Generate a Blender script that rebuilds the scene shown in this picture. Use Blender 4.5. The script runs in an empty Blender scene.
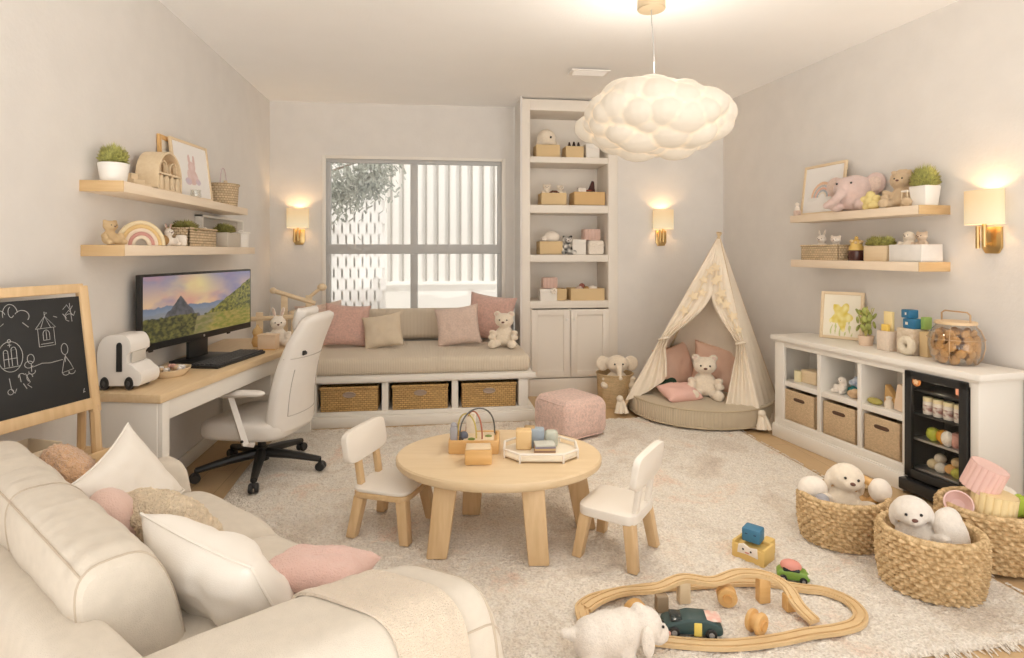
import bpy, bmesh, math, random
from math import pi, sin, cos, radians as R
from mathutils import Matrix, Vector, Euler, noise
random.seed(7)
SC = bpy.context.scene
COL = SC.collection

# ------------------------------------------------------------------ camera
cam_d = bpy.data.cameras.new('camera')
cam = bpy.data.objects.new('camera', cam_d); COL.objects.link(cam)
cam.location = (0, 0, 1.5)
cam.rotation_euler = (R(90), 0, R(-7.5))
cam_d.sensor_width = 36; cam_d.lens = 36 * 582 / 1024
cam_d.shift_y = -78 / 1024
cam_d.clip_start = 0.02
SC.camera = cam

# ------------------------------------------------------------------ world, exposure
W = bpy.data.worlds.new('sky'); SC.world = W; W.use_nodes = True
bgn = W.node_tree.nodes['Background']
bgn.inputs[1].default_value = 0.86      # overcast sky above, extra brightness added below the horizon to light the ceiling
_tc = W.node_tree.nodes.new('ShaderNodeTexCoord'); _sx = W.node_tree.nodes.new('ShaderNodeSeparateXYZ'); _cr = W.node_tree.nodes.new('ShaderNodeValToRGB')
W.node_tree.links.new(_tc.outputs['Generated'], _sx.inputs[0]); W.node_tree.links.new(_sx.outputs[2], _cr.inputs[0])
_cr.color_ramp.elements[0].position = 0; _cr.color_ramp.elements[0].color = (2.7, 2.58, 2.42, 1)
_cr.color_ramp.elements[1].position = .06; _cr.color_ramp.elements[1].color = (1.0, .985, .96, 1)
_mp = W.node_tree.nodes.new('ShaderNodeMath'); _mp.operation = 'ADD'; _mp.inputs[1].default_value = .03
W.node_tree.links.new(_sx.outputs[2], _mp.inputs[0]); W.node_tree.links.new(_mp.outputs[0], _cr.inputs[0])
W.node_tree.links.new(_cr.outputs[0], bgn.inputs[0])
SC.view_settings.view_transform = 'Standard'; SC.view_settings.look = 'None'
SC.view_settings.gamma = 1; SC.view_settings.use_curve_mapping = False
SC.view_settings.exposure = 0.58
SC.cycles.use_denoising = True
SC.cycles.max_bounces = 10; SC.cycles.diffuse_bounces = 6; SC.cycles.transparent_max_bounces = 12
SC.cycles.sample_clamp_indirect = 6

sun_d = bpy.data.lights.new('sun', 'SUN'); sun_d.energy = 1.3; sun_d.angle = R(3); sun_d.color = (1, .97, .92)
sun = bpy.data.objects.new('sun', sun_d); COL.objects.link(sun)
sun.rotation_euler = Vector((-.62, .45, -.75)).to_track_quat('-Z', 'Y').to_euler()

# ------------------------------------------------------------------ materials
MATS = {}
def _n(nt, t, **k):
    n = nt.nodes.new(t)
    for a, b in k.items(): setattr(n, a, b)
    return n
def base_mat(name):
    m = bpy.data.materials.new(name); m.use_nodes = True
    nt = m.node_tree; return m, nt, nt.nodes['Principled BSDF']
def plain(name, col, rough=.5, metal=0, var=0.0, vscale=6, bump=0, bscale=80, sheen=0, coat=0, emit=0, col2=None, stretch=(1,1,1), detail=3, spec=.5):
    """principled surface, colour mottled by noise, with a fine noise bump"""
    if name in MATS: return MATS[name]
    m, nt, p = base_mat(name); L = nt.links
    p.inputs['Base Color'].default_value = (*col, 1); p.inputs['Roughness'].default_value = rough
    p.inputs['Metallic'].default_value = metal; p.inputs['Specular IOR Level'].default_value = spec
    if sheen: p.inputs['Sheen Weight'].default_value = sheen; p.inputs['Sheen Roughness'].default_value = .6
    if coat: p.inputs['Coat Weight'].default_value = coat
    if emit: p.inputs['Emission Color'].default_value = (*col, 1); p.inputs['Emission Strength'].default_value = emit
    if var or bump or col2:
        tc = _n(nt, 'ShaderNodeTexCoord'); mp = _n(nt, 'ShaderNodeMapping'); mp.inputs['Scale'].default_value = stretch
        L.new(tc.outputs['Object'], mp.inputs['Vector'])
    if var or col2:
        nz = _n(nt, 'ShaderNodeTexNoise'); nz.inputs['Scale'].default_value = vscale; nz.inputs['Detail'].default_value = detail
        L.new(mp.outputs[0], nz.inputs['Vector'])
        cr = _n(nt, 'ShaderNodeValToRGB'); cr.color_ramp.elements[0].position = .3; cr.color_ramp.elements[1].position = .7
        c2 = col2 or tuple(max(0, c * (1 - var)) for c in col)
        cr.color_ramp.elements[0].color = (*c2, 1); cr.color_ramp.elements[1].color = (*col, 1)
        L.new(nz.outputs['Fac'], cr.inputs[0]); L.new(cr.outputs[0], p.inputs['Base Color'])
    if bump:
        nb = _n(nt, 'ShaderNodeTexNoise'); nb.inputs['Scale'].default_value = bscale; nb.inputs['Detail'].default_value = 2
        L.new(mp.outputs[0], nb.inputs['Vector'])
        b = _n(nt, 'ShaderNodeBump'); b.inputs['Strength'].default_value = bump; b.inputs['Distance'].default_value = .01
        L.new(nb.outputs['Fac'], b.inputs['Height']); L.new(b.outputs[0], p.inputs['Normal'])
    MATS[name] = m; return m
def wood(name, col, dark, axis=0, scale=9, rough=.42):
    st = [14, 14, 14]; st[axis] = 1.2
    return plain(name, col, rough, col2=dark, vscale=scale * .35, stretch=tuple(st), detail=5, bump=.03, bscale=20)
def weave(name, col, dark, bw=.02, bh=.012, bump=.8, swap=False):
    """woven strands: a brick pattern wrapped round the object"""
    if name in MATS: return MATS[name]
    m, nt, p = base_mat(name); L = nt.links
    tc = _n(nt, 'ShaderNodeTexCoord'); sx = _n(nt, 'ShaderNodeSeparateXYZ'); L.new(tc.outputs['Object'], sx.inputs[0])
    ad = _n(nt, 'ShaderNodeMath', operation='ADD'); L.new(sx.outputs[0], ad.inputs[0]); L.new(sx.outputs[1], ad.inputs[1])
    cb = _n(nt, 'ShaderNodeCombineXYZ')
    L.new(ad.outputs[0], cb.inputs[1 if swap else 0]); L.new(sx.outputs[2], cb.inputs[0 if swap else 1])
    br = _n(nt, 'ShaderNodeTexBrick'); L.new(cb.outputs[0], br.inputs['Vector'])
    br.inputs['Scale'].default_value = 1; br.inputs['Brick Width'].default_value = bw; br.inputs['Row Height'].default_value = bh
    br.inputs['Mortar Size'].default_value = bh * .16; br.inputs['Mortar Smooth'].default_value = 1
    br.inputs['Color1'].default_value = (*col, 1); br.inputs['Color2'].default_value = (*[c * .78 for c in col], 1)
    br.inputs['Mortar'].default_value = (*dark, 1)
    L.new(br.outputs['Color'], p.inputs['Base Color'])
    inv = _n(nt, 'ShaderNodeMath', operation='SUBTRACT'); inv.inputs[0].default_value = 1; L.new(br.outputs['Fac'], inv.inputs[1])
    b = _n(nt, 'ShaderNodeBump'); b.inputs['Strength'].default_value = bump; b.inputs['Distance'].default_value = .006
    L.new(inv.outputs[0], b.inputs['Height']); L.new(b.outputs[0], p.inputs['Normal'])
    p.inputs['Roughness'].default_value = .75
    MATS[name] = m; return m
def ribbed(name, col, scale=60, axis='X', bump=.6, dark=.85):
    """corduroy: parallel ribs across the object"""
    if name in MATS: return MATS[name]
    m, nt, p = base_mat(name); L = nt.links
    tc = _n(nt, 'ShaderNodeTexCoord')
    w = _n(nt, 'ShaderNodeTexWave', bands_direction=axis); w.inputs['Scale'].default_value = scale; w.inputs['Distortion'].default_value = .8
    L.new(tc.outputs['Object'], w.inputs['Vector'])
    cr = _n(nt, 'ShaderNodeValToRGB'); cr.color_ramp.elements[0].color = (*[c * dark for c in col], 1); cr.color_ramp.elements[1].color = (*col, 1)
    L.new(w.outputs['Fac'], cr.inputs[0]); L.new(cr.outputs[0], p.inputs['Base Color'])
    b = _n(nt, 'ShaderNodeBump'); b.inputs['Strength'].default_value = bump; b.inputs['Distance'].default_value = .006
    L.new(w.outputs['Fac'], b.inputs['Height']); L.new(b.outputs[0], p.inputs['Normal'])
    p.inputs['Roughness'].default_value = .9; p.inputs['Sheen Weight'].default_value = .2
    MATS[name] = m; return m
def glass(name, tint=(1, 1, 1), gloss=.08, edge=.6):
    if name in MATS: return MATS[name]
    m, nt, p = base_mat(name); L = nt.links; nt.nodes.remove(p)
    t = _n(nt, 'ShaderNodeBsdfTransparent'); t.inputs[0].default_value = (*tint, 1)
    g = _n(nt, 'ShaderNodeBsdfGlossy'); g.inputs['Roughness'].default_value = .04
    lw = _n(nt, 'ShaderNodeLayerWeight'); lw.inputs[0].default_value = .25
    mx = _n(nt, 'ShaderNodeMix', data_type='FLOAT'); mx.inputs['A'].default_value = gloss; mx.inputs['B'].default_value = edge
    L.new(lw.outputs['Facing'], mx.inputs['Factor'])
    ms = _n(nt, 'ShaderNodeMixShader'); L.new(mx.outputs[0], ms.inputs[0]); L.new(t.outputs[0], ms.inputs[1]); L.new(g.outputs[0], ms.inputs[2])
    L.new(ms.outputs[0], nt.nodes['Material Output'].inputs[0]); MATS[name] = m; return m
def vcol(name, rough=.6, emit=0, spec=.5):
    """colour from the mesh's own colour attribute (printed pictures, the lit screen)"""
    if name in MATS: return MATS[name]
    m, nt, p = base_mat(name); L = nt.links
    a = _n(nt, 'ShaderNodeVertexColor'); a.layer_name = 'Col'
    p.inputs['Roughness'].default_value = rough; p.inputs['Specular IOR Level'].default_value = spec
    if emit:
        L.new(a.outputs[0], p.inputs['Emission Color']); p.inputs['Emission Strength'].default_value = emit
        p.inputs['Base Color'].default_value = (.01, .01, .01, 1)
    else: L.new(a.outputs[0], p.inputs['Base Color'])
    MATS[name] = m; return m

WHITE = plain('white paint', (.80, .765, .705), .45)
OAK = wood('pale oak', (.72, .515, .295), (.63, .43, .225))
OAKY = wood('pale oak y', (.72, .515, .295), (.63, .43, .225), 1)
OAKZ = wood('pale oak z', (.72, .515, .295), (.63, .43, .225), 2)
BIRCH = wood('birch', (.78, .63, .43), (.72, .56, .36))
HONEY = wood('honey wood', (.74, .46, .19), (.66, .39, .14))
BLACK = plain('black plastic', (.018, .018, .018), .4)
DARK = plain('dark bead', (.012, .01, .01), .25)
BRASS = plain('brushed brass', (.62, .44, .2), .32, 1)
STEEL = plain('grey metal', (.5, .5, .5), .35, .9)
LINEN = plain('sofa linen', (.665, .595, .50), .9, var=.07, vscale=30, bump=.3, bscale=420, sheen=.15)
CREAM = plain('cream plush', (.87, .76, .61), .95, var=.1, vscale=60, bump=.45, bscale=230, sheen=.5)
WPLUSH = plain('white plush', (.91, .825, .72), .95, var=.08, vscale=60, bump=.45, bscale=230, sheen=.5)
PINK = plain('pink boucle', (.80, .51, .43), .95, var=.22, vscale=55, bump=.9, bscale=150, sheen=.3)
PPINK = plain('pale pink boucle', (.83, .64, .54), .95, var=.18, vscale=60, bump=.9, bscale=160, sheen=.3)
CARD = plain('kraft board', (.70, .52, .29), .8, var=.06)
CARDT = plain('tan board', (.68, .45, .21), .8, var=.08)
GRASS = plain('grass blades', (.74, .72, .22), .6, var=.55, vscale=60)
DGRASS = plain('moss blades', (.58, .54, .17), .6, var=.5, vscale=60)
POT = plain('white ceramic', (.82, .79, .74), .4)

# ------------------------------------------------------------------ geometry kit
class G:
    """collects shapes, then links them as one mesh object"""
    def __init__(s): s.bm = bmesh.new()
    def _add(s, t, M=None):
        if M is not None: t.transform(M)
        me = bpy.data.meshes.new('t'); t.to_mesh(me); t.free(); s.bm.from_mesh(me); bpy.data.meshes.remove(me); return s
    def box(s, c, d, r=0, seg=2, rot=(0, 0, 0), top=(1, 1)):
        t = bmesh.new(); bmesh.ops.create_cube(t, size=1)
        for v in t.verts:
            k = top if v.co.z > 0 else (1, 1)
            v.co = Vector((v.co.x * d[0] * k[0], v.co.y * d[1] * k[1], v.co.z * d[2]))
        if r: bmesh.ops.bevel(t, geom=list(t.edges), offset=min(r, min(d) * .49), segments=seg, profile=.5, affect='EDGES')
        return s._add(t, Matrix.Translation(c) @ Euler(rot).to_matrix().to_4x4())
    def ball(s, c, r, rot=(0, 0, 0), u=20, v=12):
        if not hasattr(r, '__len__'): r = (r, r, r)
        t = bmesh.new(); bmesh.ops.create_uvsphere(t, u_segments=u, v_segments=v, radius=1)
        return s._add(t, Matrix.Translation(c) @ Euler(rot).to_matrix().to_4x4() @ Matrix.Diagonal((*r, 1)))
    def lathe(s, prof, n=40, c=(0, 0, 0), sx=1, sy=1, rot=(0, 0, 0)):
        t = bmesh.new(); rings = []
        for r, z in prof:
            if r < 1e-6: rings.append([t.verts.new((0, 0, z))])
            else: rings.append([t.verts.new((r * cos(2 * pi * i / n) * sx, r * sin(2 * pi * i / n) * sy, z)) for i in range(n)])
        for a, b in zip(rings, rings[1:]):
            for i in range(n):
                j = (i + 1) % n
                q = [a[i % len(a)], a[j % len(a)], b[j % len(b)], b[i % len(b)]]
                u = []
                for x in q:
                    if x not in u: u.append(x)
                if len(u) > 2:
                    try: t.faces.new(u)
                    except ValueError: pass
        bmesh.ops.recalc_face_normals(t, faces=list(t.faces))
        return s._add(t, Matrix.Translation(c) @ Euler(rot).to_matrix().to_4x4())
    def cyl(s, p0, p1, r0, r1=None, n=20, bev=0):
        return s.tube([p0, p1], [r0, r0 if r1 is None else r1], n)
    def tube(s, pts, r, n=10, closed=False):
        P = [Vector(p) for p in pts]; k = len(P); t = bmesh.new()
        rr = r if hasattr(r, '__len__') else [r] * k
        rings = []; prev = None
        for i, p in enumerate(P):
            if closed: d = P[(i + 1) % k] - P[i - 1]
            else: d = P[min(i + 1, k - 1)] - P[max(i - 1, 0)]
            d = d.normalized() if d.length else Vector((0, 0, 1))
            if prev is None:
                a = Vector((0, 0, 1)) if abs(d.z) < .9 else Vector((1, 0, 0)); u = d.cross(a).normalized()
            else: u = (prev - d * prev.dot(d)).normalized()
            prev = u; w = d.cross(u)
            rings.append([t.verts.new(p + (u * cos(2 * pi * j / n) + w * sin(2 * pi * j / n)) * rr[i]) for j in range(n)])
        for i in range(k if closed else k - 1):
            a, b = rings[i], rings[(i + 1) % k]
            for j in range(n): t.faces.new((a[j], a[(j + 1) % n], b[(j + 1) % n], b[j]))
        if not closed: t.faces.new(rings[0][::-1]); t.faces.new(rings[-1])
        bmesh.ops.recalc_face_normals(t, faces=list(t.faces))
        return s._add(t)
    def prism(s, poly, h, plane='XY', off=0, r=0, seg=2, M=None):
        """polygon extruded by h; plane XY (up z), XZ (along y) or YZ (along x)"""
        t = bmesh.new()
        f = t.faces.new([t.verts.new((x, y, 0)) for x, y in poly])
        e = bmesh.ops.extrude_face_region(t, geom=[f])
        for v in e['geom']:
            if isinstance(v, bmesh.types.BMVert): v.co.z += h
        bmesh.ops.recalc_face_normals(t, faces=list(t.faces))
        if r: bmesh.ops.bevel(t, geom=list(t.edges), offset=r, segments=seg, profile=.5, affect='EDGES', clamp_overlap=True)
        m = Matrix.Translation((0, 0, off))
        if plane == 'XZ': m = Matrix(((1, 0, 0, 0), (0, 0, 1, off), (0, 1, 0, 0), (0, 0, 0, 1)))
        if plane == 'YZ': m = Matrix(((0, 0, 1, off), (1, 0, 0, 0), (0, 1, 0, 0), (0, 0, 0, 1)))
        t.transform(m); bmesh.ops.recalc_face_normals(t, faces=list(t.faces))
        return s._add(t, M)
    def grid(s, fn, nu, nv, thick=0, closed_u=False):
        """surface fn(u,v) for u,v in 0..1, optionally thickened"""
        t = bmesh.new(); V = []
        for j in range(nv + 1): V.append([t.verts.new(fn(i / nu, j / nv)) for i in range(nu if closed_u else nu + 1)])
        for j in range(nv):
            for i in range(nu):
                k = (i + 1) % nu if closed_u else i + 1
                t.faces.new((V[j][i], V[j][k], V[j + 1][k], V[j + 1][i]))
        if thick:
            bmesh.ops.recalc_face_normals(t, faces=list(t.faces))
            bmesh.ops.solidify(t, geom=list(t.faces), thickness=thick)
        return s._add(t)
    def pillow(s, w, h, t, n=18, pinch=.09, wr=.006, seed=0, M=None):
        """soft cushion standing in the XZ plane, h tall, centre at origin"""
        def f(sg):
            def g(u, v):
                a, b = u * 2 - 1, v * 2 - 1
                x = a * (1 - pinch * (1 - b * b) * a * a); z = b * (1 - pinch * (1 - a * a) * b * b)
                k = ((1 - a ** 4) * (1 - b ** 4)) ** .5 * (1 - .25 * (a * a + b * b) / 2)
                q = noise.noise(Vector((a * 2.2 + seed, b * 2.2, sg + seed))) * wr * 2 + noise.noise(Vector((a * 5 + seed, b * 5, sg))) * wr
                return (x * w / 2, sg * (t / 2 * k + q * k), z * h / 2)
            return g
        t_ = bmesh.new()
        for sg in (-1, 1):
            V = [[t_.verts.new(f(sg)(i / n, j / n)) for i in range(n + 1)] for j in range(n + 1)]
            for j in range(n):
                for i in range(n): t_.faces.new((V[j][i], V[j][i + 1], V[j + 1][i + 1], V[j + 1][i]))
        bmesh.ops.remove_doubles(t_, verts=list(t_.verts), dist=1e-5)
        bmesh.ops.recalc_face_normals(t_, faces=list(t_.faces))
        return s._add(t_, M)
    def obj(s, name, m, parent=None, loc=(0, 0, 0), rot=(0, 0, 0), smooth=35, label=None):
        me = bpy.data.meshes.new(name); s.bm.to_mesh(me); s.bm.free()
        me.materials.append(m)
        if smooth and len(me.polygons):
            me.polygons.foreach_set('use_smooth', [True] * len(me.polygons)); me.set_sharp_from_angle(angle=R(smooth))
        o = bpy.data.objects.new(name, me); COL.objects.link(o)
        o.location = loc; o.rotation_euler = rot
        if parent is not None: o.parent = parent
        if label: o['label'] = label
        return o
def tag(o, label, cat, group=None):
    o['label'] = label; o['category'] = cat; o['kind'] = 'thing'
    if group: o['group'] = group
    return o
def thing(name, label, cat, loc, rz=0, group=None, rot=None):
    o = bpy.data.objects.new(name, None); COL.objects.link(o); o.empty_display_size = .05
    o.location = loc; o.rotation_euler = rot or (0, 0, R(rz)); return tag(o, label, cat, group)
def struct(o): o['kind'] = 'structure'; return o
def fuse(o, vox, it=6, fur=0, fscale=.012, fac=.5):
    """melt overlapping balls into one continuous soft body"""
    m = o.modifiers.new('fuse', 'REMESH'); m.mode = 'VOXEL'; m.voxel_size = vox; m.use_smooth_shade = True
    m = o.modifiers.new('soft', 'SMOOTH'); m.factor = fac; m.iterations = it
    if fur:
        t = bpy.data.textures.new('fur', 'CLOUDS'); t.noise_scale = fscale
        d = o.modifiers.new('fur', 'DISPLACE'); d.texture = t; d.strength = fur; d.mid_level = .5; d.texture_coords = 'LOCAL'
    return o
def dup(root, loc, rz=None, label=None, group=None, scale=None):
    r = root.copy(); COL.objects.link(r); r.location = loc
    if rz is not None: r.rotation_euler = (0, 0, R(rz))
    if label: r['label'] = label
    if group: r['group'] = group
    if scale: r.scale = scale
    for ch in list(root.children):
        c = ch.copy(); COL.objects.link(c); c.parent = r
        for g in list(ch.children):
            d = g.copy(); COL.objects.link(d); d.parent = c
    return r
def circle(cx, cy, r, a0, a1, n): return [(cx + r * cos(R(a0 + (a1 - a0) * i / n)), cy + r * sin(R(a0 + (a1 - a0) * i / n))) for i in range(n + 1)]
def spline(P, n=8, closed=False):
    P = [Vector(p) for p in P]; k = len(P); out = []
    for i in range(k if closed else k - 1):
        if closed: a, b, c, d = P[i - 1], P[i], P[(i + 1) % k], P[(i + 2) % k]
        else: a, b, c, d = P[max(i - 1, 0)], P[i], P[i + 1], P[min(i + 2, k - 1)]
        for j in range(n):
            t = j / n
            out.append(.5 * ((2 * b) + (c - a) * t + (2 * a - 5 * b + 4 * c - d) * t * t + (3 * b - a - 3 * c + d) * t ** 3))
    if not closed: out.append(P[-1])
    return out
# ------------------------------------------------------------------ the room
WALLM = plain('plaster wall', (.745, .715, .68), .9, var=.05, vscale=5, bump=.12, bscale=45, detail=8)
CEILM = plain('ceiling plaster', (.94, .93, .915), .9, var=.015, vscale=4, bump=.12, bscale=60)
def floor_mat():
    m, nt, p = base_mat('oak floor'); L = nt.links
    tc = _n(nt, 'ShaderNodeTexCoord'); mp = _n(nt, 'ShaderNodeMapping'); mp.inputs['Rotation'].default_value = (0, 0, R(90))
    L.new(tc.outputs['Object'], mp.inputs[0])
    br = _n(nt, 'ShaderNodeTexBrick'); L.new(mp.outputs[0], br.inputs['Vector']); br.inputs['Scale'].default_value = 1
    br.inputs['Brick Width'].default_value = 1.4; br.inputs['Row Height'].default_value = .17; br.inputs['Mortar Size'].default_value = .0015
    br.inputs['Color1'].default_value = (.66, .47, .27, 1); br.inputs['Color2'].default_value = (.59, .41, .22, 1); br.inputs['Mortar'].default_value = (.3, .2, .1, 1)
    m2 = _n(nt, 'ShaderNodeMapping'); m2.inputs['Scale'].default_value = (14, 1, 1); L.new(tc.outputs['Object'], m2.inputs[0])
    nz = _n(nt, 'ShaderNodeTexNoise'); nz.inputs['Scale'].default_value = 3; nz.inputs['Detail'].default_value = 6; L.new(m2.outputs[0], nz.inputs['Vector'])
    mx = _n(nt, 'ShaderNodeMix', data_type='RGBA', blend_type='MULTIPLY'); mx.inputs['Factor'].default_value = .35
    L.new(br.outputs['Color'], mx.inputs['A']); L.new(nz.outputs['Color'], mx.inputs['B'])
    L.new(br.outputs['Color'], mx.inputs['A'])
    cr = _n(nt, 'ShaderNodeValToRGB'); cr.color_ramp.elements[0].color = (.55, .5, .45, 1); cr.color_ramp.elements[1].color = (1, 1, 1, 1)
    L.new(nz.outputs['Fac'], cr.inputs[0]); L.new(cr.outputs[0], mx.inputs['B'])
    L.new(mx.outputs['Result'], p.inputs['Base Color']); p.inputs['Roughness'].default_value = .42
    return m
YN = -0.6                                   # the room runs on past the camera to here
xr = lambda y: 3.09 + (5.85 - y) * .0915    # inner face of the right-hand wall
g = G(); g.box((.9, 3.55, -.05), (6.0, 6.0, .1)); struct(g.obj('floor', floor_mat()))
g = G(); g.prism([(-1.85, YN), (4.2, YN), (4.2, 6.6), (-1.85, 6.6)], .1)
o = g.obj('ceiling', CEILM); struct(o)
for v in o.data.vertices: v.co.z += 3.07 + max(0, (v.co.x - 1.0)) * .012
g = G(); g.box((-1.77, 2.95, 1.54), (.1, 7.1, 3.2)); struct(g.obj('wall_left', WALLM))
g = G(); g.prism([(xr(YN), YN), (xr(6.5), 6.5), (xr(6.5) + .15, 6.5), (xr(YN) + .15, YN)], 3.25, off=-.05); struct(g.obj('wall_right', WALLM))
# back wall round the window, then the nearer stretch round the bookcase niche
wx0, wx1, wz0, wz1 = -1.16, .735, .62, 2.495
g = G()
g.box(((-1.72 + wx0) / 2, 6.44, 1.54), (wx0 + 1.72, .14, 3.2)); g.box(((wx1 + .86) / 2, 6.44, 1.54), (.86 - wx1, .14, 3.2))
g.box(((wx0 + wx1) / 2, 6.44, wz0 / 2), (wx1 - wx0, .14, wz0)); g.box(((wx0 + wx1) / 2, 6.44, (wz1 + 3.14) / 2), (wx1 - wx0, .14, 3.14 - wz1))
struct(g.obj('wall_back', WALLM))
bx0, bx1 = .968, 1.815
g = G()
g.box(((bx1 + 3.35) / 2, 6.1, 1.54), (3.35 - bx1, .34, 3.2)); struct(g.obj('wall_back_near', WALLM))
g = G(); g.box(((.865 + .886) / 2, 6.147, 1.54), (.021, .45, 3.2)); struct(g.obj('wall_return', WALLM))
g = G(); g.box((-1.713, 4.3, .05), (.015, 4.1, .1), .004); struct(g.obj('baseboard_left', WHITE))
g = G(); g.prism([(xr(-.5) - .016, -.5), (xr(4.3) - .016, 4.3), (xr(4.3), 4.3), (xr(-.5), -.5)], .1); struct(g.obj('baseboard_right', WHITE))
g = G(); g.box((2.45, 5.922, .05), (1.27, .016, .1), .004); struct(g.obj('baseboard_back', WHITE))

# window: grey frame of four lights, thin white trim, glass
GREYF = plain('grey window frame', (.50, .50, .495), .5)
g = G(); fr = .055
for (a, b, c, d) in ((wx0, wx0 + fr, wz0, wz1), (wx1 - fr, wx1, wz0, wz1), (wx0, wx1, wz1 - .05, wz1), (wx0, wx1, wz0, wz0 + .06), (-.268, -.19, wz0, wz1), (wx0, wx1, 1.468, 1.572)):
    g.box(((a + b) / 2, 6.42, (c + d) / 2), (b - a, .060 if d - c > 1 else .066, d - c), .004)
win = struct(g.obj('window_1', GREYF))
g = G(); g.box(((wx0 + wx1) / 2, 6.43, (wz0 + wz1) / 2), (wx1 - wx0, .006, wz1 - wz0)); g.obj('pane', glass('window glass', gloss=.03), win)
g = G()
for (a, b, c, d) in ((wx0 - .03, wx0 + .012, wz0, wz1 + .02), (wx1 - .012, wx1 + .03, wz0, wz1 + .02), (wx0, wx1, wz1 - .012, wz1 + .02)):
    g.box(((a + b) / 2, 6.366, (c + d) / 2), (b - a, .02, d - c), .003)
struct(g.obj('trim_1', WHITE))

# outside: panelled white building with upright battens, a pierced white screen, a tree
EXTW = plain('white cladding', (.86, .84, .80), .8)
t = thing('building', 'pale clad building with upright battens seen through the window', 'building', (1.6, 8.9, 0))
g = G(); g.box((0, 0, 2.0), (5.0, .1, 5.2)); g.obj('wall', EXTW, t)
for i in range(16):
    g = G(); g.box((-2.42 + i * .171, -.07, 2.55), (.028, .04, 3.0), .004); g.obj('batten', plain('taupe batten', (.40, .37, .33), .8), t)
g = G(); g.box((0, -.08, 1.02), (5.0, .06, .05)); g.box((-2.6, -.06, 2.0), (.5, .03, 4.2)); g.obj('sill_band', EXTW, t)
SCR = plain('pierced screen', (.85, .83, .80), .8)
g = G(); rows, cols = 30, 22
for j in range(rows):
    for i in range(cols):
        x = -3.0 + i * .107 + (j % 2) * .053; z = -.3 + j * .15
        g.box((x, 8.0, z), (.082, .02, .152))
for j in range(rows): g.box((-1.85, 8.012, -.3 + j * .15 + .075), (2.35, .012, .045))
g.box((-1.85, 8.07, 1.8), (2.35, .02, 4.4))
o = g.obj('garden_screen', SCR); tag(o, 'white pierced garden screen outside the window', 'screen')
LEAF = plain('tree leaf', (.48, .50, .44), .7, var=.3, vscale=20)
t = thing('tree', 'leafy branches hanging before the pierced screen outside', 'tree', (-1.9, 7.3, -.1))
g = G(); g.tube([(0, 0, 0), (-.05, 0, 1.2), (.1, 0, 2.4), (.6, 0, 2.85)], [.08, .07, .05, .02], 8); g.tube([(.05, 0, 2.2), (.5, -.05, 2.5), (1.1, 0, 2.75)], [.03, .02, .01], 6); g.obj('trunk', plain('bark', (.3, .25, .2), .9), t)
g = G(); rg = random.Random(3)
for i in range(1500):
    a = rg.random() ** .8; c = Vector((.30 + 1.05 * a + rg.gauss(0, .08), rg.gauss(0, .15), 2.15 + .45 * a + rg.gauss(0, .17)))
    g.box(c, (rg.uniform(.015, .03), .003, rg.uniform(.05, .09)), rot=(rg.uniform(-1, 1), rg.uniform(-1.2, 1.2), rg.uniform(0, 3)))
g.obj('foliage', LEAF, t)
g = G(); g.box((0, 9, -.2), (14, 5, .1)); struct(g.obj('ground', plain('paving', (.7, .68, .64), .9)))

# ceiling register
g = G(); g.box((0, 0, -.006), (.34, .16, .012), .003)
for i in range(5): g.box((0, -.05 + i * .025, -.014), (.29, .006, .008), rot=(.5, 0, 0))
o = g.obj('ceiling_vent', plain('vent white', (.86, .83, .79), .5), loc=(1.336, 4.97, 3.07)); tag(o, 'small white slatted vent in the ceiling', 'vent')

# ------------------------------------------------------------------ rug
def rug_mat():
    m, nt, p = base_mat('shag rug'); L = nt.links
    tc = _n(nt, 'ShaderNodeTexCoord')
    n1 = _n(nt, 'ShaderNodeTexNoise'); n1.inputs['Scale'].default_value = 2.2; n1.inputs['Detail'].default_value = 7; n1.inputs['Roughness'].default_value = .68; n1.inputs['Distortion'].default_value = .6
    L.new(tc.outputs['Object'], n1.inputs['Vector'])
    cr = _n(nt, 'ShaderNodeValToRGB'); e = cr.color_ramp.elements
    e[0].position = .30; e[0].color = (.64, .54, .44, 1); e[1].position = .72; e[1].color = (.86, .60, .47, 1)
    for q, c in ((.41, (.82, .73, .62)), (.49, (.92, .86, .77)), (.57, (.91, .83, .72)), (.64, (.90, .73, .60))):
        k = e.new(q); k.color = (*c, 1)
    L.new(n1.outputs['Fac'], cr.inputs[0])
    n2 = _n(nt, 'ShaderNodeTexNoise'); n2.inputs['Scale'].default_value = 90; n2.inputs['Detail'].default_value = 3
    L.new(tc.outputs['Object'], n2.inputs['Vector'])
    c2 = _n(nt, 'ShaderNodeValToRGB'); c2.color_ramp.elements[0].position = .3; c2.color_ramp.elements[0].color = (.66, .62, .58, 1); c2.color_ramp.elements[1].position = .6; c2.color_ramp.elements[1].color = (1, 1, 1, 1)
    L.new(n2.outputs['Fac'], c2.inputs[0])
    mx = _n(nt, 'ShaderNodeMix', data_type='RGBA', blend_type='MULTIPLY'); mx.inputs['Factor'].default_value = .8
    L.new(cr.outputs[0], mx.inputs['A']); L.new(c2.outputs[0], mx.inputs['B']); L.new(mx.outputs['Result'], p.inputs['Base Color'])
    b = _n(nt, 'ShaderNodeBump'); b.inputs['Strength'].default_value = .85; b.inputs['Distance'].default_value = .02
    L.new(n2.outputs['Fac'], b.inputs['Height']); L.new(b.outputs[0], p.inputs['Normal'])
    p.inputs['Roughness'].default_value = .95; p.inputs['Sheen Weight'].default_value = .3
    return m
rx0, rx1, ry0, ry1 = -1.28, 2.53, 1.94, 5.03
RUG = rug_mat()
rt = thing('area_rug', 'large cream shag rug mottled pink and grey on the floor', 'rug', (0, 0, 0))
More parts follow.
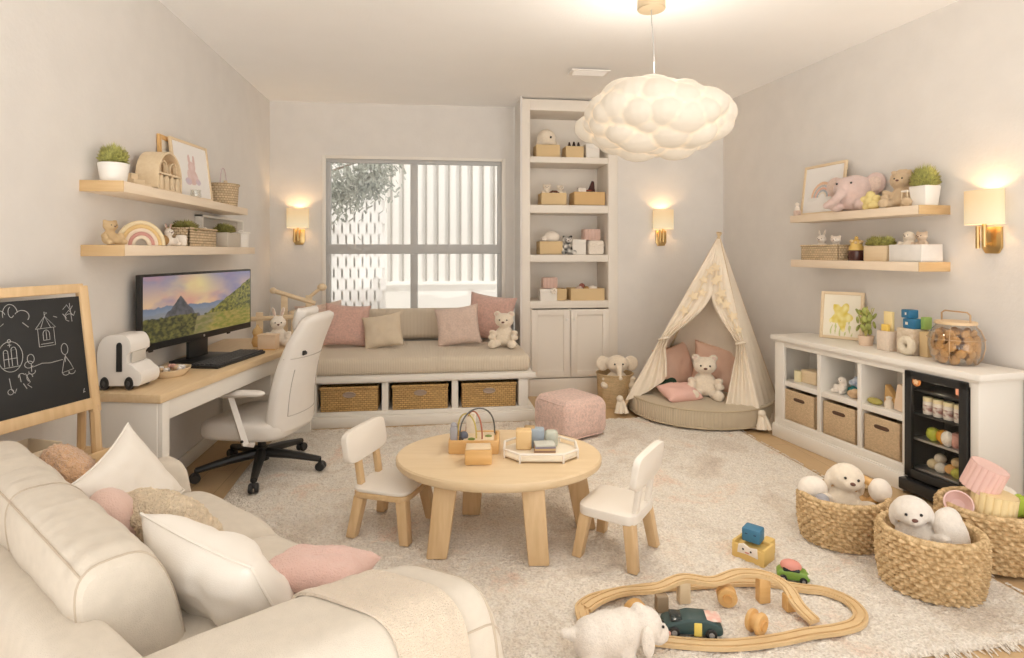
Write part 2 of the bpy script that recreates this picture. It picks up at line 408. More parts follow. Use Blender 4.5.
def rugf(u, v):
    x = rx0 + (rx1 - rx0) * u; y = ry0 + (ry1 - ry0) * v
    y += .012 * sin(x * 3); x += .012 * sin(y * 4)
    e = min(u, 1 - u) * 3.8; e = min(e, min(v, 1 - v) * 3.8); k = min(1, e / .03)
    q = noise.noise(Vector((x * 3, y * 3, 0))) * .004 + noise.noise(Vector((x * 22, y * 22, 1))) * .006 + noise.noise(Vector((x * 48, y * 48, 3))) * .008
    return (x, y, .002 + k * (.014 + q))
g = G(); g.grid(rugf, 330, 330); g.obj('pile', RUG, rt)
g = G(); rg = random.Random(5)
for i in range(520):
    u = rg.random(); x, y, z = rugf(u, 0) if i < 380 else rugf(1, u)
    d = (rg.gauss(0, .012), -rg.uniform(.02, .045)) if i < 380 else (rg.uniform(.01, .03), rg.gauss(0, .012))
    g.tube([(x, y + .004 if i < 380 else y, .012), (x + d[0], y + d[1], .004)], [.004, .0025], 4)
fo = g.obj('fringe', RUG, rt); fo['kind'] = 'stuff'
# ------------------------------------------------------------------ window seat
t = thing('window_seat', 'white built-in bench with open basket cubbies under the window', 'bench', (0, 0, 0))
yf, yb = 5.10, 6.36
g = G()
g.box((-.42, yf + .35, .40), (2.56, .7, .065), .006)              # rail under the cushion
g.box((-.42, yf - .012, .405), (2.60, .03, .045), .006)
for x in (-1.70 + .0, -1.03, -.43, .17, .775): g.box((x, yf + .364, .237), (.055 if x < .7 else .085, .7, .28), .003)
g.box((-.42, yf + .358, .10), (2.56, .7, .05), .003)
g.box((-.42, yf + .70, .26), (2.56, .03, .34))
g.box((-.42, yf + .95, .19), (2.56, .5, .38))
g.obj('carcass', WHITE, t)
g = G(); g.box((-.42, yf + .33, .042), (2.62, .72, .084), .008); g.box((-.42, yf - .005, .088), (2.58, .03, .012), .004); g.obj('plinth', WHITE, t)
SEATF = ribbed('oatmeal rib', (.70, .605, .48), 22, 'X', .5, .9)
g = G(); g.box((-.42, 5.60, .505), (2.52, 1.02, .145), .05, 5)
o = g.obj('seat_cushion', SEATF, t, label='oatmeal ribbed seat cushion')
g = G(); g.box((-.35, 6.22, .735), (2.3, .2, .32), .06, 5, rot=(R(-8), 0, 0)); g.obj('back_cushion', SEATF, t, label='oatmeal ribbed back bolster')

BASK = weave('seagrass amber', (.68, .43, .17), (.26, .13, .04), .036, .018, 1)
def drawer_basket(x, label, lab):
    t = thing('storage_basket', label, 'basket', (x, 5.115, .127), 0, 'baskets in the window seat')
    w, d, h = .475, .36, .20
    g = G()
    for s in (-1, 1):
        g.box((s * (w / 2 - .01), d / 2, h / 2), (.022, d, h), .008); g.box((0, d / 2 + s * (d / 2 - .01), h / 2), (w, .022, h), .008)
    g.box((0, d / 2, .01), (w, d, .02), .005); g.obj('body', BASK, t)
    g = G(); g.tube([(-w / 2, 0, h), (w / 2, 0, h), (w / 2, d, h), (-w / 2, d, h)], .014, 8, True); g.obj('rim', BASK, t)
    g = G(); g.tube([(.05 * cos(a), -.008, .02 * sin(a)) for a in [2 * pi * i / 20 for i in range(20)]], .006, 6, True)
    g.prism([(.05 * cos(2 * pi * i / 20), .02 * sin(2 * pi * i / 20)) for i in range(20)], .006, 'XZ', -.006)
    g.obj('handle_plate', plain('pewter', (.40, .31, .24), .45, .4), t, (0, 0, h * .72)); return t
drawer_basket(-.73, 'amber woven basket in the bench cubby nearest the white office chair', 1)
drawer_basket(-.13, 'amber woven basket in the middle open cubby of the bench', 1)
drawer_basket(.47, 'amber woven basket in the bench cubby beside the tall cabinet doors', 1)

# ------------------------------------------------------------------ tall bookcase niche
t = thing('bookcase', 'tall built-in white bookcase with four shelves above two doors', 'bookcase', (0, 0, 0))
BKW = plain('bookcase paint', (.80, .745, .67), .5)
bl, br_, f0, b1 = .885, 1.90, 5.925, 6.36
g = G()
g.box(((bl + bx0) / 2, 6.14, 1.535), (bx0 - bl, .44, 3.07), .003); g.box(((bx1 + 1.81) / 2 + .0, 6.14, 1.535), (.03, .42, 3.07), .003)
g.box(((bl + 1.83) / 2, 6.14, 3.012), (1.83 - bl, .43, .115), .003)
g.box((1.39, 6.35, 1.53), (.98, .02, 3.05)); g.box((1.39, 5.96, .54), (.03, .03, .72)); g.box((.975, 5.96, .54), (.02, .04, .72)); g.box((1.81, 5.96, .54), (.02, .04, .72)); g.box((1.39, 6.14, .06), (.86, .43, .23), .003); g.box((1.39, 6.14, .955), (.86, .43, .05), .003)
g.box((1.85, 5.927, 1.535), (.10, .016, 3.07), .003)
g.obj('carcass', BKW, t)
for z0, z1 in ((2.415, 2.478), (1.895, 1.978), (1.386, 1.462), (.905, .965)):
    g = G(); g.box((1.392, 6.14, (z0 + z1) / 2), (.85, .42, z1 - z0), .004); g.obj('shelf', BKW, t)
for s, x in ((-1, 1.183), (1, 1.602)):
    g = G(); w, h = .405, .705; zc = .54; y0 = 5.925
    g.box((x, y0 + .015, zc), (w - .07, .012, h - .07))
    for k in (-1, 1): g.box((x + k * (w / 2 - .0325), y0 + .008, zc), (.065, .03, h), .003); g.box((x, y0 + .008, zc + k * (h / 2 - .0325)), (w - .12, .029, .065), .003)
    d = g.obj('door', BKW, t)
    g = G(); g.lathe([(0, 0), (.008, 0), (.007, .012), (.016, .02), (.014, .03), (0, .033)], 16, (x - s * .168, y0 - .005, .79), rot=(R(90), 0, 0)); g.obj('knob', POT, d)

# ------------------------------------------------------------------ low cabinet on the right, with cubbies and a little fridge
CABL = (2.74, 4.42, 0); CABR = -81.4
t = thing('low_cabinet', 'long white low cabinet with six cubbies along the shelf wall', 'cabinet', CABL, CABR)
D, Wd = .34, 1.585
g = G()
g.box((Wd / 2, D - .008, .43), (Wd, .016, .70)); g.box((.01, D / 2 + .004, .43), (.02, D - .01, .70), .002); g.box((Wd - .01, D / 2 + .004, .43), (.02, D - .01, .70), .002)
g.box((.05, .0145, .43), (.099, .027, .699), .003)
for x in (.447, .80, 1.135): g.box((x, D / 2, .44), (.034, D - .02, .66), .003)
g.box((1.562, .0145, .43), (.045, .027, .699), .003)
g.box((Wd / 2, .0165, .755), (Wd - .004, .027, .04), .002)
g.box((.57, D / 2, .145), (1.14, D - .02, .03), .003); g.box((.57, .012, .125), (1.14, .026, .06), .003)
g.obj('carcass', WHITE, t)
for a, b in ((.06, .43), (.464, .783), (.817, 1.118)):
    g = G(); g.box(((a + b) / 2, D / 2, .445), (b - a + .01, D - .03, .04), .003); g.obj('shelf', WHITE, t)
g = G(); g.box((.57, .16, .05), (1.16, D + .02, .10), .006); g.box((.57, -.004, .104), (1.155, .014, .012), .004); g.obj('plinth', WHITE, t)
g = G(); g.box((Wd / 2 + .005, D / 2 - .005, .8), (Wd + .05, D + .05, .04), .008, 3); g.box((Wd / 2 + .003, D / 2 - .003, .775), (Wd + .02, D + .02, .014), .003); g.obj('countertop', WHITE, t)
g = G(); g.box((.01, .19, .08), (.02, .26, .16)); g.box((Wd - .01, D / 2, .05), (.02, D, .10)); g.obj('end_panel', WHITE, t)
CUB = weave('fine sisal', (.72, .54, .34), (.50, .34, .19), .011, .006, .5)
def fabric_bin(u, w, label, h=.24):
    b = thing('storage_bin', label, 'bin', tuple(Matrix.Translation(CABL) @ Euler((0, 0, R(CABR))).to_matrix().to_4x4() @ Vector((u, .015, .162))), CABR, 'sisal bins in the low cabinet')
    d = .28; g = G()
    g.box((0, .006, h / 2), (w, .012, h), .004); g.box((0, d - .006, h / 2), (w, .012, h), .004)
    for s in (-1, 1): g.box((s * (w / 2 - .006), d / 2, h / 2), (.012, d, h), .004)
    g.box((0, d / 2, .006), (w, d, .012)); g.obj('body', CUB, b)
    g = G(); hw = .034
    g.prism([(x, z * .6) for x, z in circle(hw, 0, .022, -90, 90, 8) + circle(-hw, 0, .022, 90, 270, 8)], .006, 'XZ', -.003, .0015)
    g.obj('handle', plain('brown leather', (.10, .05, .03), .5), b, (0, 0, h * .74)); return b
fabric_bin(.247, .31, 'sisal bin in the cubby nearest the play tent')
fabric_bin(.623, .285, 'sisal bin under the shelf of plush toys')
fabric_bin(.967, .27, 'sisal bin in the cubby next to the black fridge')
cab = lambda u, v, z: tuple(Matrix.Translation(CABL) @ Euler((0, 0, R(CABR))).to_matrix().to_4x4() @ Vector((u, v, z)))

# fridge
fx0, fx1 = 1.154, 1.535
t = thing('mini_fridge', 'black glass-door mini fridge set into the cabinet end', 'fridge', cab((fx0 + fx1) / 2, 0, 0), CABR)
w = fx1 - fx0 - .004; g = G()
for s in (-1, 1): g.box((s * (w / 2 - .012), .15, .42), (.024, .28, .64), .002)
g.box((0, .15, .735), (w, .28, .03), .002); g.box((0, .15, .09), (w, .28, .12), .002); g.box((0, .285, .42), (w, .012, .64))
g.obj('body', BLACK, t)
g = G(); g.box((.0, -.02, .06), (w + .03, .06, .07), .006); g.obj('base', BLACK, t)
g = G()
for s in (-1, 1): g.box((s * (w / 2 - .0225), -.006, .435), (.045, .024, .65), .003)
g.box((0, -.006, .737), (w, .024, .045), .003); g.box((0, -.006, .135), (w, .024, .05), .003)
d = g.obj('door', BLACK, t)
g = G(); g.box((0, -.004, .435), (w - .08, .004, .56)); g.obj('door_glass', glass('fridge glass', (.98, .98, .97), .008, .05), d)
for z in (.645, .50, .345, .165):
    g = G(); g.box((0, .14, z), (w - .05, .25, .006), .001); g.box((0, .016, z), (w - .05, .008, .014), .002); g.obj('shelf', STEEL if z < .4 else BLACK, t)
g = G(); g.box((0, .15, .724), (.2, .03, .006)); g.obj('lamp', plain('fridge lamp', (1, .86, .62), .5, emit=6), t)
fl_ = bpy.data.lights.new('fridge_fill', 'POINT'); fl_.energy = .35; fl_.color = (1, .84, .62); fl_.shadow_soft_size = .03  # unseen point light added to brighten the fridge contents
flo = bpy.data.objects.new('fridge_fill', fl_); COL.objects.link(flo); flo.parent = t; flo.location = (0, .02, .68)
g = G(); g.lathe([(0, 0), (.026, 0), (.026, .004), (.02, .007), (0, .007)], 28, rot=(R(90), 0, 0)); bd = g.obj('badge', plain('orange badge', (.60, .22, .06), .35), d, (-w / 2 + .075, -.01, .70))
g = G()
for i in range(5): a = R(90 + 72 * i); g.ball((.011 * cos(a), -.0075, .011 * sin(a)), (.0065, .002, .0065), u=10, v=6)
g.ball((0, -.008, 0), (.006, .0025, .006), u=10, v=6); g.obj('badge_flower', plain('badge cream', (.85, .6, .35), .4), bd)

# ------------------------------------------------------------------ desk
dv = Vector((.2, .98, 0)).normalized()
A = Vector((-1.342, 3.07, 0)); B = A + dv * 1.95
t = thing('desk', 'white desk with a pale wooden top against the wall', 'desk', (A.x, A.y, 0))
top = [(A.x - A.x, 0), (B.x - A.x, B.y - A.y), (-1.70 - A.x, B.y - A.y), (-1.70 - A.x, 3.16 - A.y)]
g = G(); g.prism(top[::-1], .045, off=.745, r=.008); g.obj('desktop', wood('desk beech', (.74, .56, .35), (.68, .50, .29), 1), t)
def dpan(q0, q1, z0, z1, th=.03):
    """upright board from plan point q0 to q1"""
    q0, q1 = Vector((*q0, 0)), Vector((*q1, 0)); m = (q0 + q1) / 2; d = q1 - q0
    return ((m.x, m.y, (z0 + z1) / 2), (d.length, th, z1 - z0), .003, 2, (0, 0, math.atan2(d.y, d.x)))
nrm = Vector((-dv.y, dv.x))
q = lambda s, k: (dv.x * s + nrm.x * k, dv.y * s + nrm.y * k)
g = G(); g.box(*dpan(q(.03, .03), (-.35, .115), 0, .745)); g.obj('side_panel', WHITE, t)
g = G(); g.box(*dpan(q(.02, .03), q(.075, .03), 0, .745, .05)); g.obj('leg', WHITE, t)
g = G(); g.box(*dpan(q(.07, .035), q(1.93, .035), .645, .745)); g.obj('apron', WHITE, t)
g = G(); g.box(*dpan(q(1.90, .05), (-.35 , q(1.90, .05)[1]), 0, .745)); g.obj('side_panel', WHITE, t)
g = G(); c = q(1.45, .22); g.box((c[0], c[1], .57), (.36, .5, .15), .005, rot=(0, 0, math.atan2(dv.y, dv.x) - pi / 2)); dr = g.obj('drawer', WHITE, t)
g = G(); c = q(1.45, .035); g.box((c[0], c[1], .57), (.012, .42, .12), .004, rot=(0, 0, math.atan2(dv.y, dv.x) - pi / 2)); g.obj('drawer_front', WHITE, dr)

# ------------------------------------------------------------------ sofa
P0 = Vector((-.74, 1.348, 0)); e1 = Vector((-.722, .692, 0)); e2 = Vector((.692, .722, 0))
ang = math.degrees(math.atan2(e1.y, e1.x))          # local X runs to the far arm, local -Y to the front of the sofa
t = SOFA = thing('sofa', 'cream linen sofa with a long back bolster beside the blackboard', 'sofa', (P0.x, P0.y, 0.02), ang)
# local: x along e1, y = -e2 (front is -y)
def soft(o, lv=2):
    m = o.modifiers.new('soft', 'SUBSURF'); m.levels = lv; m.render_levels = lv; return o
g = G(); g.box((.47, -.37, .2), (1.55, .66, .26), .03, 3); g.obj('base', LINEN, t)
g = G()
def backf(u, v):
    a = 2 * pi * v; x = -.22 + 1.42 * u
    y = .055 + .085 * math.copysign(abs(cos(a)) ** .5, cos(a)); z = .36 + .285 * math.copysign(abs(sin(a)) ** .45, sin(a))
    return (x, y - .06 + .0 * u, z)
g.grid(backf, 24, 32); g.box((.49, 0, .3), (1.40, .14, .45), .03)
g.obj('back_frame', LINEN, t)
# back bolster: one long soft roll, boxed end near the camera, faint seams
def bolf(u, v):
    x = .085 + 1.115 * u; a = 2 * pi * v
    e = min(1, min(u / .05, (1 - u) / .05)); k = .86 + .14 * math.sqrt(max(0, 1 - (1 - e) ** 2))
    c, s_ = cos(a), sin(a)
    y = -.13 + .108 * k * math.copysign(abs(c) ** .62, c); z = .61 + .215 * k * math.copysign(abs(s_) ** .7, s_)
    y -= (.62 - z) * .22; 
    w_ = noise.noise(Vector((x * 9, a * 1.2, 4))) * .009 + noise.noise(Vector((x * 26, a * .6, 9))) * .0055 * max(0, s_)
    sag = -.012 * math.exp(-((x - .62) / .02) ** 2)
    q_ = 1 + w_ * 5 + sag * 1.5
    return (x, -.13 + (y + .13) * q_, .62 + (z - .62) * q_ - .055 * (1 - u) ** 1.5)
g = G(); g.grid(lambda u, v: bolf(v, u), 56, 120, closed_u=True)
for uu, fx in ((0, -.018), (1, .018)):                              # gently domed end faces
    g.grid(lambda u, v: tuple(Vector(bolf(uu, u)).lerp(Vector((bolf(uu, 0)[0] + fx, -.135, .60 - (.055 if uu == 0 else 0))), min(.995, v)) + Vector((fx * (v * (2 - v) - v), 0, 0))), 56, 10, closed_u=True)
bmesh.ops.recalc_face_normals(g.bm, faces=list(g.bm.faces))
bol = g.obj('back_bolster', LINEN, t, smooth=50)
def seam(fn, vs, r=.0035): return [Vector(fn(*q)) for q in vs]
g = G()
g.tube([Vector(bolf(.012, i / 48)) * 1 for i in range(48)], .003, 6, True)
g.tube([Vector(bolf(.48, i / 48)) for i in range(48)], .003, 6, True)
g.tube([Vector(bolf(.012 + i * .0165, .16)) + Vector((0, 0, .001)) for i in range(60)], .003, 6)
g.obj('piping', plain('linen piping', (.50, .42, .33), .9), bol)
def seat_cush(x0, x1, y0, y1, z, th, sd):
    g = G()
    def f(sg):
        def h(u, v):
            a, b = u * 2 - 1, v * 2 - 1
            k = ((1 - abs(a) ** 7) * (1 - abs(b) ** 7)) ** .5
            q_ = noise.noise(Vector((a * 1.6 + sd, b * 1.6, sg))) * .01
            return ((x0 + x1) / 2 + a * (x1 - x0) / 2, (y0 + y1) / 2 + b * (y1 - y0) / 2, z + sg * th / 2 * k + (.02 * (1 - a * a) * (1 - b * b) + q_) * (sg > 0))
        return h
    for sg in (-1, 1): g.grid(f(sg), 26, 26)
    bmesh.ops.remove_doubles(g.bm, verts=list(g.bm.verts), dist=1e-5); bmesh.ops.recalc_face_normals(g.bm, faces=list(g.bm.faces))
    return g.obj('seat_cushion', LINEN, t, smooth=60)
seat_cush(-.17, .49, -.745, -.16, .405, .18, 1); seat_cush(.495, 1.10, -.775, -.16, .405, .18, 2)
def armf(q0, q1, q2, q3, z, h0=.02):
    """arm over plan corners: q0 inner back, q1 inner front, q2 outer front, q3 outer back"""
    def f(u, v):                                    # u along back->front, v over the arm from outer foot to inner foot
        a = v * pi
        ip = Vector(q0).lerp(Vector(q1), u); op = Vector(q3).lerp(Vector(q2), u); m = (ip + op) / 2; hw = (ip - op) / 2
        c, s_ = cos(a), sin(a)
        k = -math.copysign(abs(c) ** .42, c); zz = (abs(s_) ** .42)
        e = min(1, (1 - u) / .07); ek = math.sqrt(max(0, 1 - (1 - e) ** 2)); ek = .80 + .2 * ek
        w_ = noise.noise(Vector((u * 4, v * 5, 2))) * .006
        p = m + hw * k * (1 + w_ * 3) * (.94 + .06 * ek)
        return (p.x, p.y, h0 + (z - h0 + w_ + .018 * sin(pi * u)) * zz * ek)
    g = G(); g.grid(f, 56, 44)
    bmesh.ops.holes_fill(g.bm, edges=[e for e in g.bm.edges if e.is_boundary], sides=0)
    return g, f
# near arm flares outwards
NA = ((.03, -.03), (-.19, -.70), (-.545, -.785), (-.36, -.05))
g, naf = armf(*NA, .60); o = g.obj('arm', LINEN, t, smooth=60)
g = G(); g.tube([Vector(naf(i / 40, .22)) for i in range(41)], .003, 6); g.tube([Vector(naf(.955, .04 + .92 * i / 40)) for i in range(41)], .004, 6); g.obj('piping', plain('linen piping', (.6, .5, .4), .9), o)
g, faf = armf((1.10, -.03), (1.10, -.74), (1.30, -.74), (1.24, -.03), .585); g.obj('arm', LINEN, t, smooth=60)
for x, y in ((-.15, -.66), (1.2, -.66), (-.1, -.06), (1.12, -.04)):
    g = G(); g.cyl((x, y, 0), (x, y, .08), .022, .028); g.obj('foot', OAKZ, t)
sof = lambda a, b, z: tuple(P0 + e1 * a + e2 * b + Vector((0, 0, z + .02)))
# throw over the near arm
def throwf(u, v):
    uu = .57 + .25 * u + .02 * sin(v * 6); vv = .02 + .74 * v
    a = Vector(naf(uu, vv)); b = Vector(naf(uu, max(0, min(1, vv + .01)))); c = Vector(naf(uu + .01, vv))
    n_ = (b - a).cross(c - a); n_ = n_.normalized() if n_.length else Vector((0, 0, 1))
    if n_.dot(a - Vector((-.26, -.4, .2))) < 0: n_ = -n_
    return a + n_ * (.011 + .004 * noise.noise(Vector((u * 6, v * 6, 0))))
g = G(); g.grid(throwf, 30, 50, .008)
o = g.obj('throw_blanket', plain('fleece throw', (.80, .67, .52), .95, var=.06, vscale=80, bump=.9, bscale=260, sheen=.4), loc=(P0.x, P0.y, .02), rot=(0, 0, R(ang)), smooth=60)
tag(o, 'cream fleece throw draped over the near sofa arm', 'blanket')
# ------------------------------------------------------------------ pendant lamp
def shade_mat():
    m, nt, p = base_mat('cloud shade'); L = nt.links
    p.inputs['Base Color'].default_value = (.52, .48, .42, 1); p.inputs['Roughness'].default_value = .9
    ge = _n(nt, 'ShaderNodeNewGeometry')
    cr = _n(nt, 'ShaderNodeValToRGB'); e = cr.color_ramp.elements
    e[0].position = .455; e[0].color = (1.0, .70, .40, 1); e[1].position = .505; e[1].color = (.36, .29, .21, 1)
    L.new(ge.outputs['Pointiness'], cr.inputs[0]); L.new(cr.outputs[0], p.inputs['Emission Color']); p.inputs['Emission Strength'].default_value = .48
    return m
LC = Vector((1.318, 3.40, 2.292))
t = thing('pendant_lamp', 'glowing white cloud pendant lamp hanging from the ceiling', 'lamp', tuple(LC)); t.scale = (.94, .94, 1)
g = G(); rg = random.Random(11); rs = []
n_ = 84
for i in range(n_):
    zz = 1 - 2 * (i + .5) / n_; a = i * 2.39996; r_ = math.sqrt(1 - zz * zz)
    rad = rg.uniform(.085, .15)
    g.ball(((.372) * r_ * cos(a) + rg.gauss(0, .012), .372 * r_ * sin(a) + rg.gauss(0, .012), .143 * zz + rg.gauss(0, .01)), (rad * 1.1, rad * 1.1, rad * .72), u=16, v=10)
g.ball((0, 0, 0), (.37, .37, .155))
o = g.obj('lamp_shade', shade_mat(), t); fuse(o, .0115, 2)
g = G(); g.tube([(0, 0, .2), (.004, 0, .35), (-.004, 0, .5), (-.014, 0, .60), (-.016, 0, .70)], .0035, 6); g.obj('cord', STEEL, t)
g = G(); g.lathe([(0, 0), (.085, 0), (.09, .006), (.09, .11), (0, .11)], 40, (-.016, 0, .675)); g.obj('ceiling_canopy', plain('champagne metal', (.60, .49, .33), .35, .7), t)
pl = bpy.data.lights.new('pendant_glow', 'SPOT'); pl.spot_size = R(172); pl.spot_blend = .9; pl.energy = 34; pl.color = (1, .90, .76); pl.shadow_soft_size = .16
plo = bpy.data.objects.new('pendant_glow', pl); COL.objects.link(plo); plo.parent = t; plo.location = (0, 0, -.26)
pl2 = bpy.data.lights.new('ceiling_fill', 'POINT'); pl2.shadow_soft_size = .16; pl2.energy = 7; pl2.color = (1, .92, .82); plo2 = bpy.data.objects.new('ceiling_fill', pl2); COL.objects.link(plo2); plo2.parent = t; plo2.location = (0, 0, .36)  # bare point light added above the shade to brighten the ceiling

# ------------------------------------------------------------------ wall sconces
def sconce_shade():
    m, nt, p = base_mat('linen lamp shade'); L = nt.links
    p.inputs['Base Color'].default_value = (.5, .42, .3, 1); p.inputs['Roughness'].default_value = .9
    tc = _n(nt, 'ShaderNodeTexCoord'); sx = _n(nt, 'ShaderNodeSeparateXYZ'); L.new(tc.outputs['Object'], sx.inputs[0])
    cr = _n(nt, 'ShaderNodeValToRGB'); e = cr.color_ramp.elements; e[0].position = 0; e[0].color = (1, .70, .36, 1); e[1].position = .24; e[1].color = (1, .66, .32, 1)
    k = e.new(.11); k.color = (1, .86, .56, 1)
    L.new(sx.outputs['Z'], cr.inputs[0]); L.new(cr.outputs[0], p.inputs['Emission Color']); p.inputs['Emission Strength'].default_value = .34
    return m
SSH = sconce_shade()
def sconce(label, loc, rz, s=1):
    t = thing('wall_sconce', label, 'wall lamp', loc, rz, 'brass wall sconces')
    g = G(); w = .058
    g.prism([(-w, -.055), (-w + .02, -.09), (w - .02, -.09), (w, -.055), (w, .07), (-w, .07)], .016, 'XZ', -.016, .003); g.obj('backplate', BRASS, t)
    g = G(); g.cyl((-.035, -.075, -.06), (-.035, -.075, .075), .011); g.cyl((0, -.07, -.05), (0, -.07, .12), .012)
    g.tube([(0, -.012, -.03), (0, -.05, -.035), (0, -.07, -.03)], .009, 8); g.obj('arm', BRASS, t)
    g = G(); g.lathe([(.108, 0), (.112, 0), (.112, .205), (.108, .205), (.108, 0)], 40, (0, -.072, .085), sy=.58)
    g.obj('lamp_shade', SSH, t, (0, 0, 0))
    l = bpy.data.lights.new('sconce_bulb', 'POINT'); l.energy = 5.5; l.color = (1, .66, .34); l.shadow_soft_size = .025
    lo = bpy.data.objects.new('sconce_bulb', l); COL.objects.link(lo); lo.parent = t; lo.location = (0, -.072, .19)
    g = G(); g.ball((0, -.072, .17), (.022, .022, .03)); g.cyl((0, -.072, .09), (0, -.072, .15), .012); g.obj('bulb', plain('lamp bulb', (1, .8, .5), .3, emit=2), t)
    return t
sconce('brass sconce with a glowing shade on the wall beside the window', (-1.42, 6.37, 1.655), 0)
sconce('brass sconce with a glowing shade between the bookcase and the play tent', (2.375, 5.93, 1.645), 0)
sconce('brass sconce with a glowing shade past the end of the wall shelves above the fridge', (3.341, 3.105, 1.575), -84.8)

# ------------------------------------------------------------------ play tent
CANV = plain('tent canvas', (.86, .765, .63), .9, var=.05, vscale=9, bump=.25, bscale=300)
APX = Vector((2.565, 5.02, 1.63))
FL, FR_, BR_, BL_ = Vector((1.67, 5.13, .02)), Vector((2.68, 4.51, .02)), Vector((3.06, 4.80, .0)), Vector((2.22, 5.84, 0))
t = TENT = thing('play_tent', 'cream canvas play tent with tied back curtains in the room corner', 'tent', (2.42, 5.1, 0))
O = Vector((2.42, 5.1, 0)); POLE = wood('tent pole', (.66, .50, .31), (.58, .43, .25), 2)
for f in (FL, FR_, BR_, BL_):
    g = G(); d = (APX - f).normalized(); g.cyl(f - O, APX + d * .045 - O, .013, .011); g.obj('pole', POLE, t)
def panel(a, b, bulge, out):
    def f(u, v):
        p = a.lerp(b, u).lerp(APX, v * .995); k = sin(pi * u) * sin(pi * min(1, v * 1.15 + .02)) if v < .85 else sin(pi * u) * .3
        return p - O + out * (bulge * k * (1 - v)) + out * .012 + out * .004 * sin(u * 30) * (1 - v)
    g = G(); g.grid(f, 24, 30, .004); return g.obj('canvas_panel', CANV, t, smooth=70)
panel(FL, BL_, -.02, Vector((-.8, .6, 0))); panel(BL_, BR_, -.03, Vector((.6, .75, 0))); panel(FR_, BR_, .03, Vector((.68, -.73, 0)))
fn = (FR_ - FL).cross(APX - FL).normalized()
if fn.y > 0: fn = -fn
fp = lambda s, v: FL.lerp(FR_, s).lerp(APX, v)
# curtain inner edges (s along the front at height v)
def lerp_tab(T, v):
    for (a, x), (b, y) in zip(T, T[1:]):
        if a <= v <= b: k = (v - a) / (b - a); k = k * k * (3 - 2 * k) if False else k; return x + (y - x) * k
    return T[-1][1]
EL = [(0, .20), (.10, .27), (.2, .27), (.3, .20), (.37, .12), (.42, .10), (.47, .17), (.54, .32), (.6, .45), (.64, .52), (.67, .56), (1, .56)]
ER = [(0, .72), (.08, .76), (.2, .81), (.3, .86), (.37, .91), (.42, .93), (.46, .88), (.52, .78), (.58, .68), (.63, .60), (.67, .56), (1, .56)]
def curtain(side):
    T = EL if side < 0 else ER
    v0 = .075 if side < 0 else .0
    def f(u, v_):
        v = v0 + (1 - v0) * v_ * .985
        if side < 0: v = v + (.15 * (u ** 1.5)) * max(0, 1 - v_ * 3.0) * 1.0
        e = lerp_tab(T, v)
        e0 = -.015 if side < 0 else 1.02
        s_ = e0 + (e - e0) * u
        amp = .03 * math.exp(-((v - .36) / .22) ** 2) + .008
        amp *= (1 - .6 * v)
        rip = amp * sin(u * 21 + v * 3) * (.35 + .65 * u)
        off = .02 + .05 * math.exp(-((v - .3) / .2) ** 2) * u
        return fp(s_, v) - O + fn * (rip + off)
    g = G(); g.grid(f, 60, 70, .004)
    c = g.obj('curtain', CANV, t, smooth=70)
    tv = .42; e = lerp_tab(T, tv); p0, p1 = fp(-.02 if side < 0 else 1.03, tv) - O, fp(e, tv) - O
    m = (p0 + p1) / 2 + fn * .035; g = G()
    hw = (p1 - p0) / 2; g.tube([m + hw * 1.05 * cos(a) + fn * .065 * sin(a) + Vector((0, 0, .012 * cos(a) * (1 if side < 0 else -1))) for a in [2 * pi * i / 24 for i in range(24)]], .011, 8, True)
    g.obj('tie_back', CANV, t)
curtain(-1); curtain(1)
for q_ in (FL, FR_):                                       # knotted tails at the feet
    g = G()
    for k in range(4):
        a = Vector((-.03 + .02 * k, -.025 - .01 * (k % 2), 0)); g.tube([q_ - O + Vector((0, 0, .15)), q_ - O + a * .8 + Vector((0, 0, .09)), q_ - O + a * 1.5 + Vector((0, 0, .012))], [.02, .018, .022], 8)
    g.ball(q_ - O + Vector((-.01, -.02, .14)), (.032, .03, .03), u=12, v=8); g.obj('tail', CANV, t, smooth=70)
# garland of cloth stars
STARM = plain('star felt', (.82, .68, .47), .9)
star = [(cos(R(90 + 36 * i)) * (1 if i % 2 == 0 else .48), sin(R(90 + 36 * i)) * (1 if i % 2 == 0 else .48)) for i in range(10)]
ex = (FR_ - FL).normalized(); ez = (APX - (FL + FR_) / 2).normalized(); eyv = ex.cross(ez).normalized()
BM = Matrix((ex, -eyv, ez)).transposed()
for s_, v, z in ((.30, .75, .035), (.20, .66, .04), (.36, .68, .036), (.14, .58, .038), (.42, .80, .034), (.62, .82, .035), (.70, .76, .04), (.62, .74, .03), (.78, .68, .042), (.86, .62, .038), (.74, .64, .034), (.95, .56, .036), (.99, .49, .03)):
    g = G(); z *= 1.3; g.prism([(x * z, y * z) for x, y in star], .01, 'XZ', -.005, .002)
    p = fp(s_, v) - O + fn * .055
    o = g.obj('star', STARM, t, tuple(p)); o.rotation_euler = (BM @ Euler((0, R(random.uniform(-25, 25)), 0)).to_matrix()).to_euler()
g = G(); g.tube(spline([fp(s_, v) - O + fn * .05 for s_, v in ((.14, .55), (.26, .70), (.40, .80), (.56, .84), (.70, .76), (.84, .63), (.98, .47))], 8), .004, 6); g.obj('garland_cord', STARM, t)
PAD = ribbed('pad corduroy', (.68, .57, .41), 30, 'X', .7, .8)
g = G(); g.lathe([(0, .0), (.60, 0), (.632, .018), (.64, .05), (.64, .14), (.628, .168), (.59, .185), (.3, .19), (0, .19)], 80)
o = g.obj('floor_cushion', PAD, loc=(2.42, 5.12, .02)); tag(o, 'round taupe corduroy floor cushion inside the play tent', 'floor cushion')
g = G()
for z in (.022, .165): g.tube([(.637 * cos(a), .637 * sin(a), z) for a in [2 * pi * i / 80 for i in range(80)]], .006, 6, True)
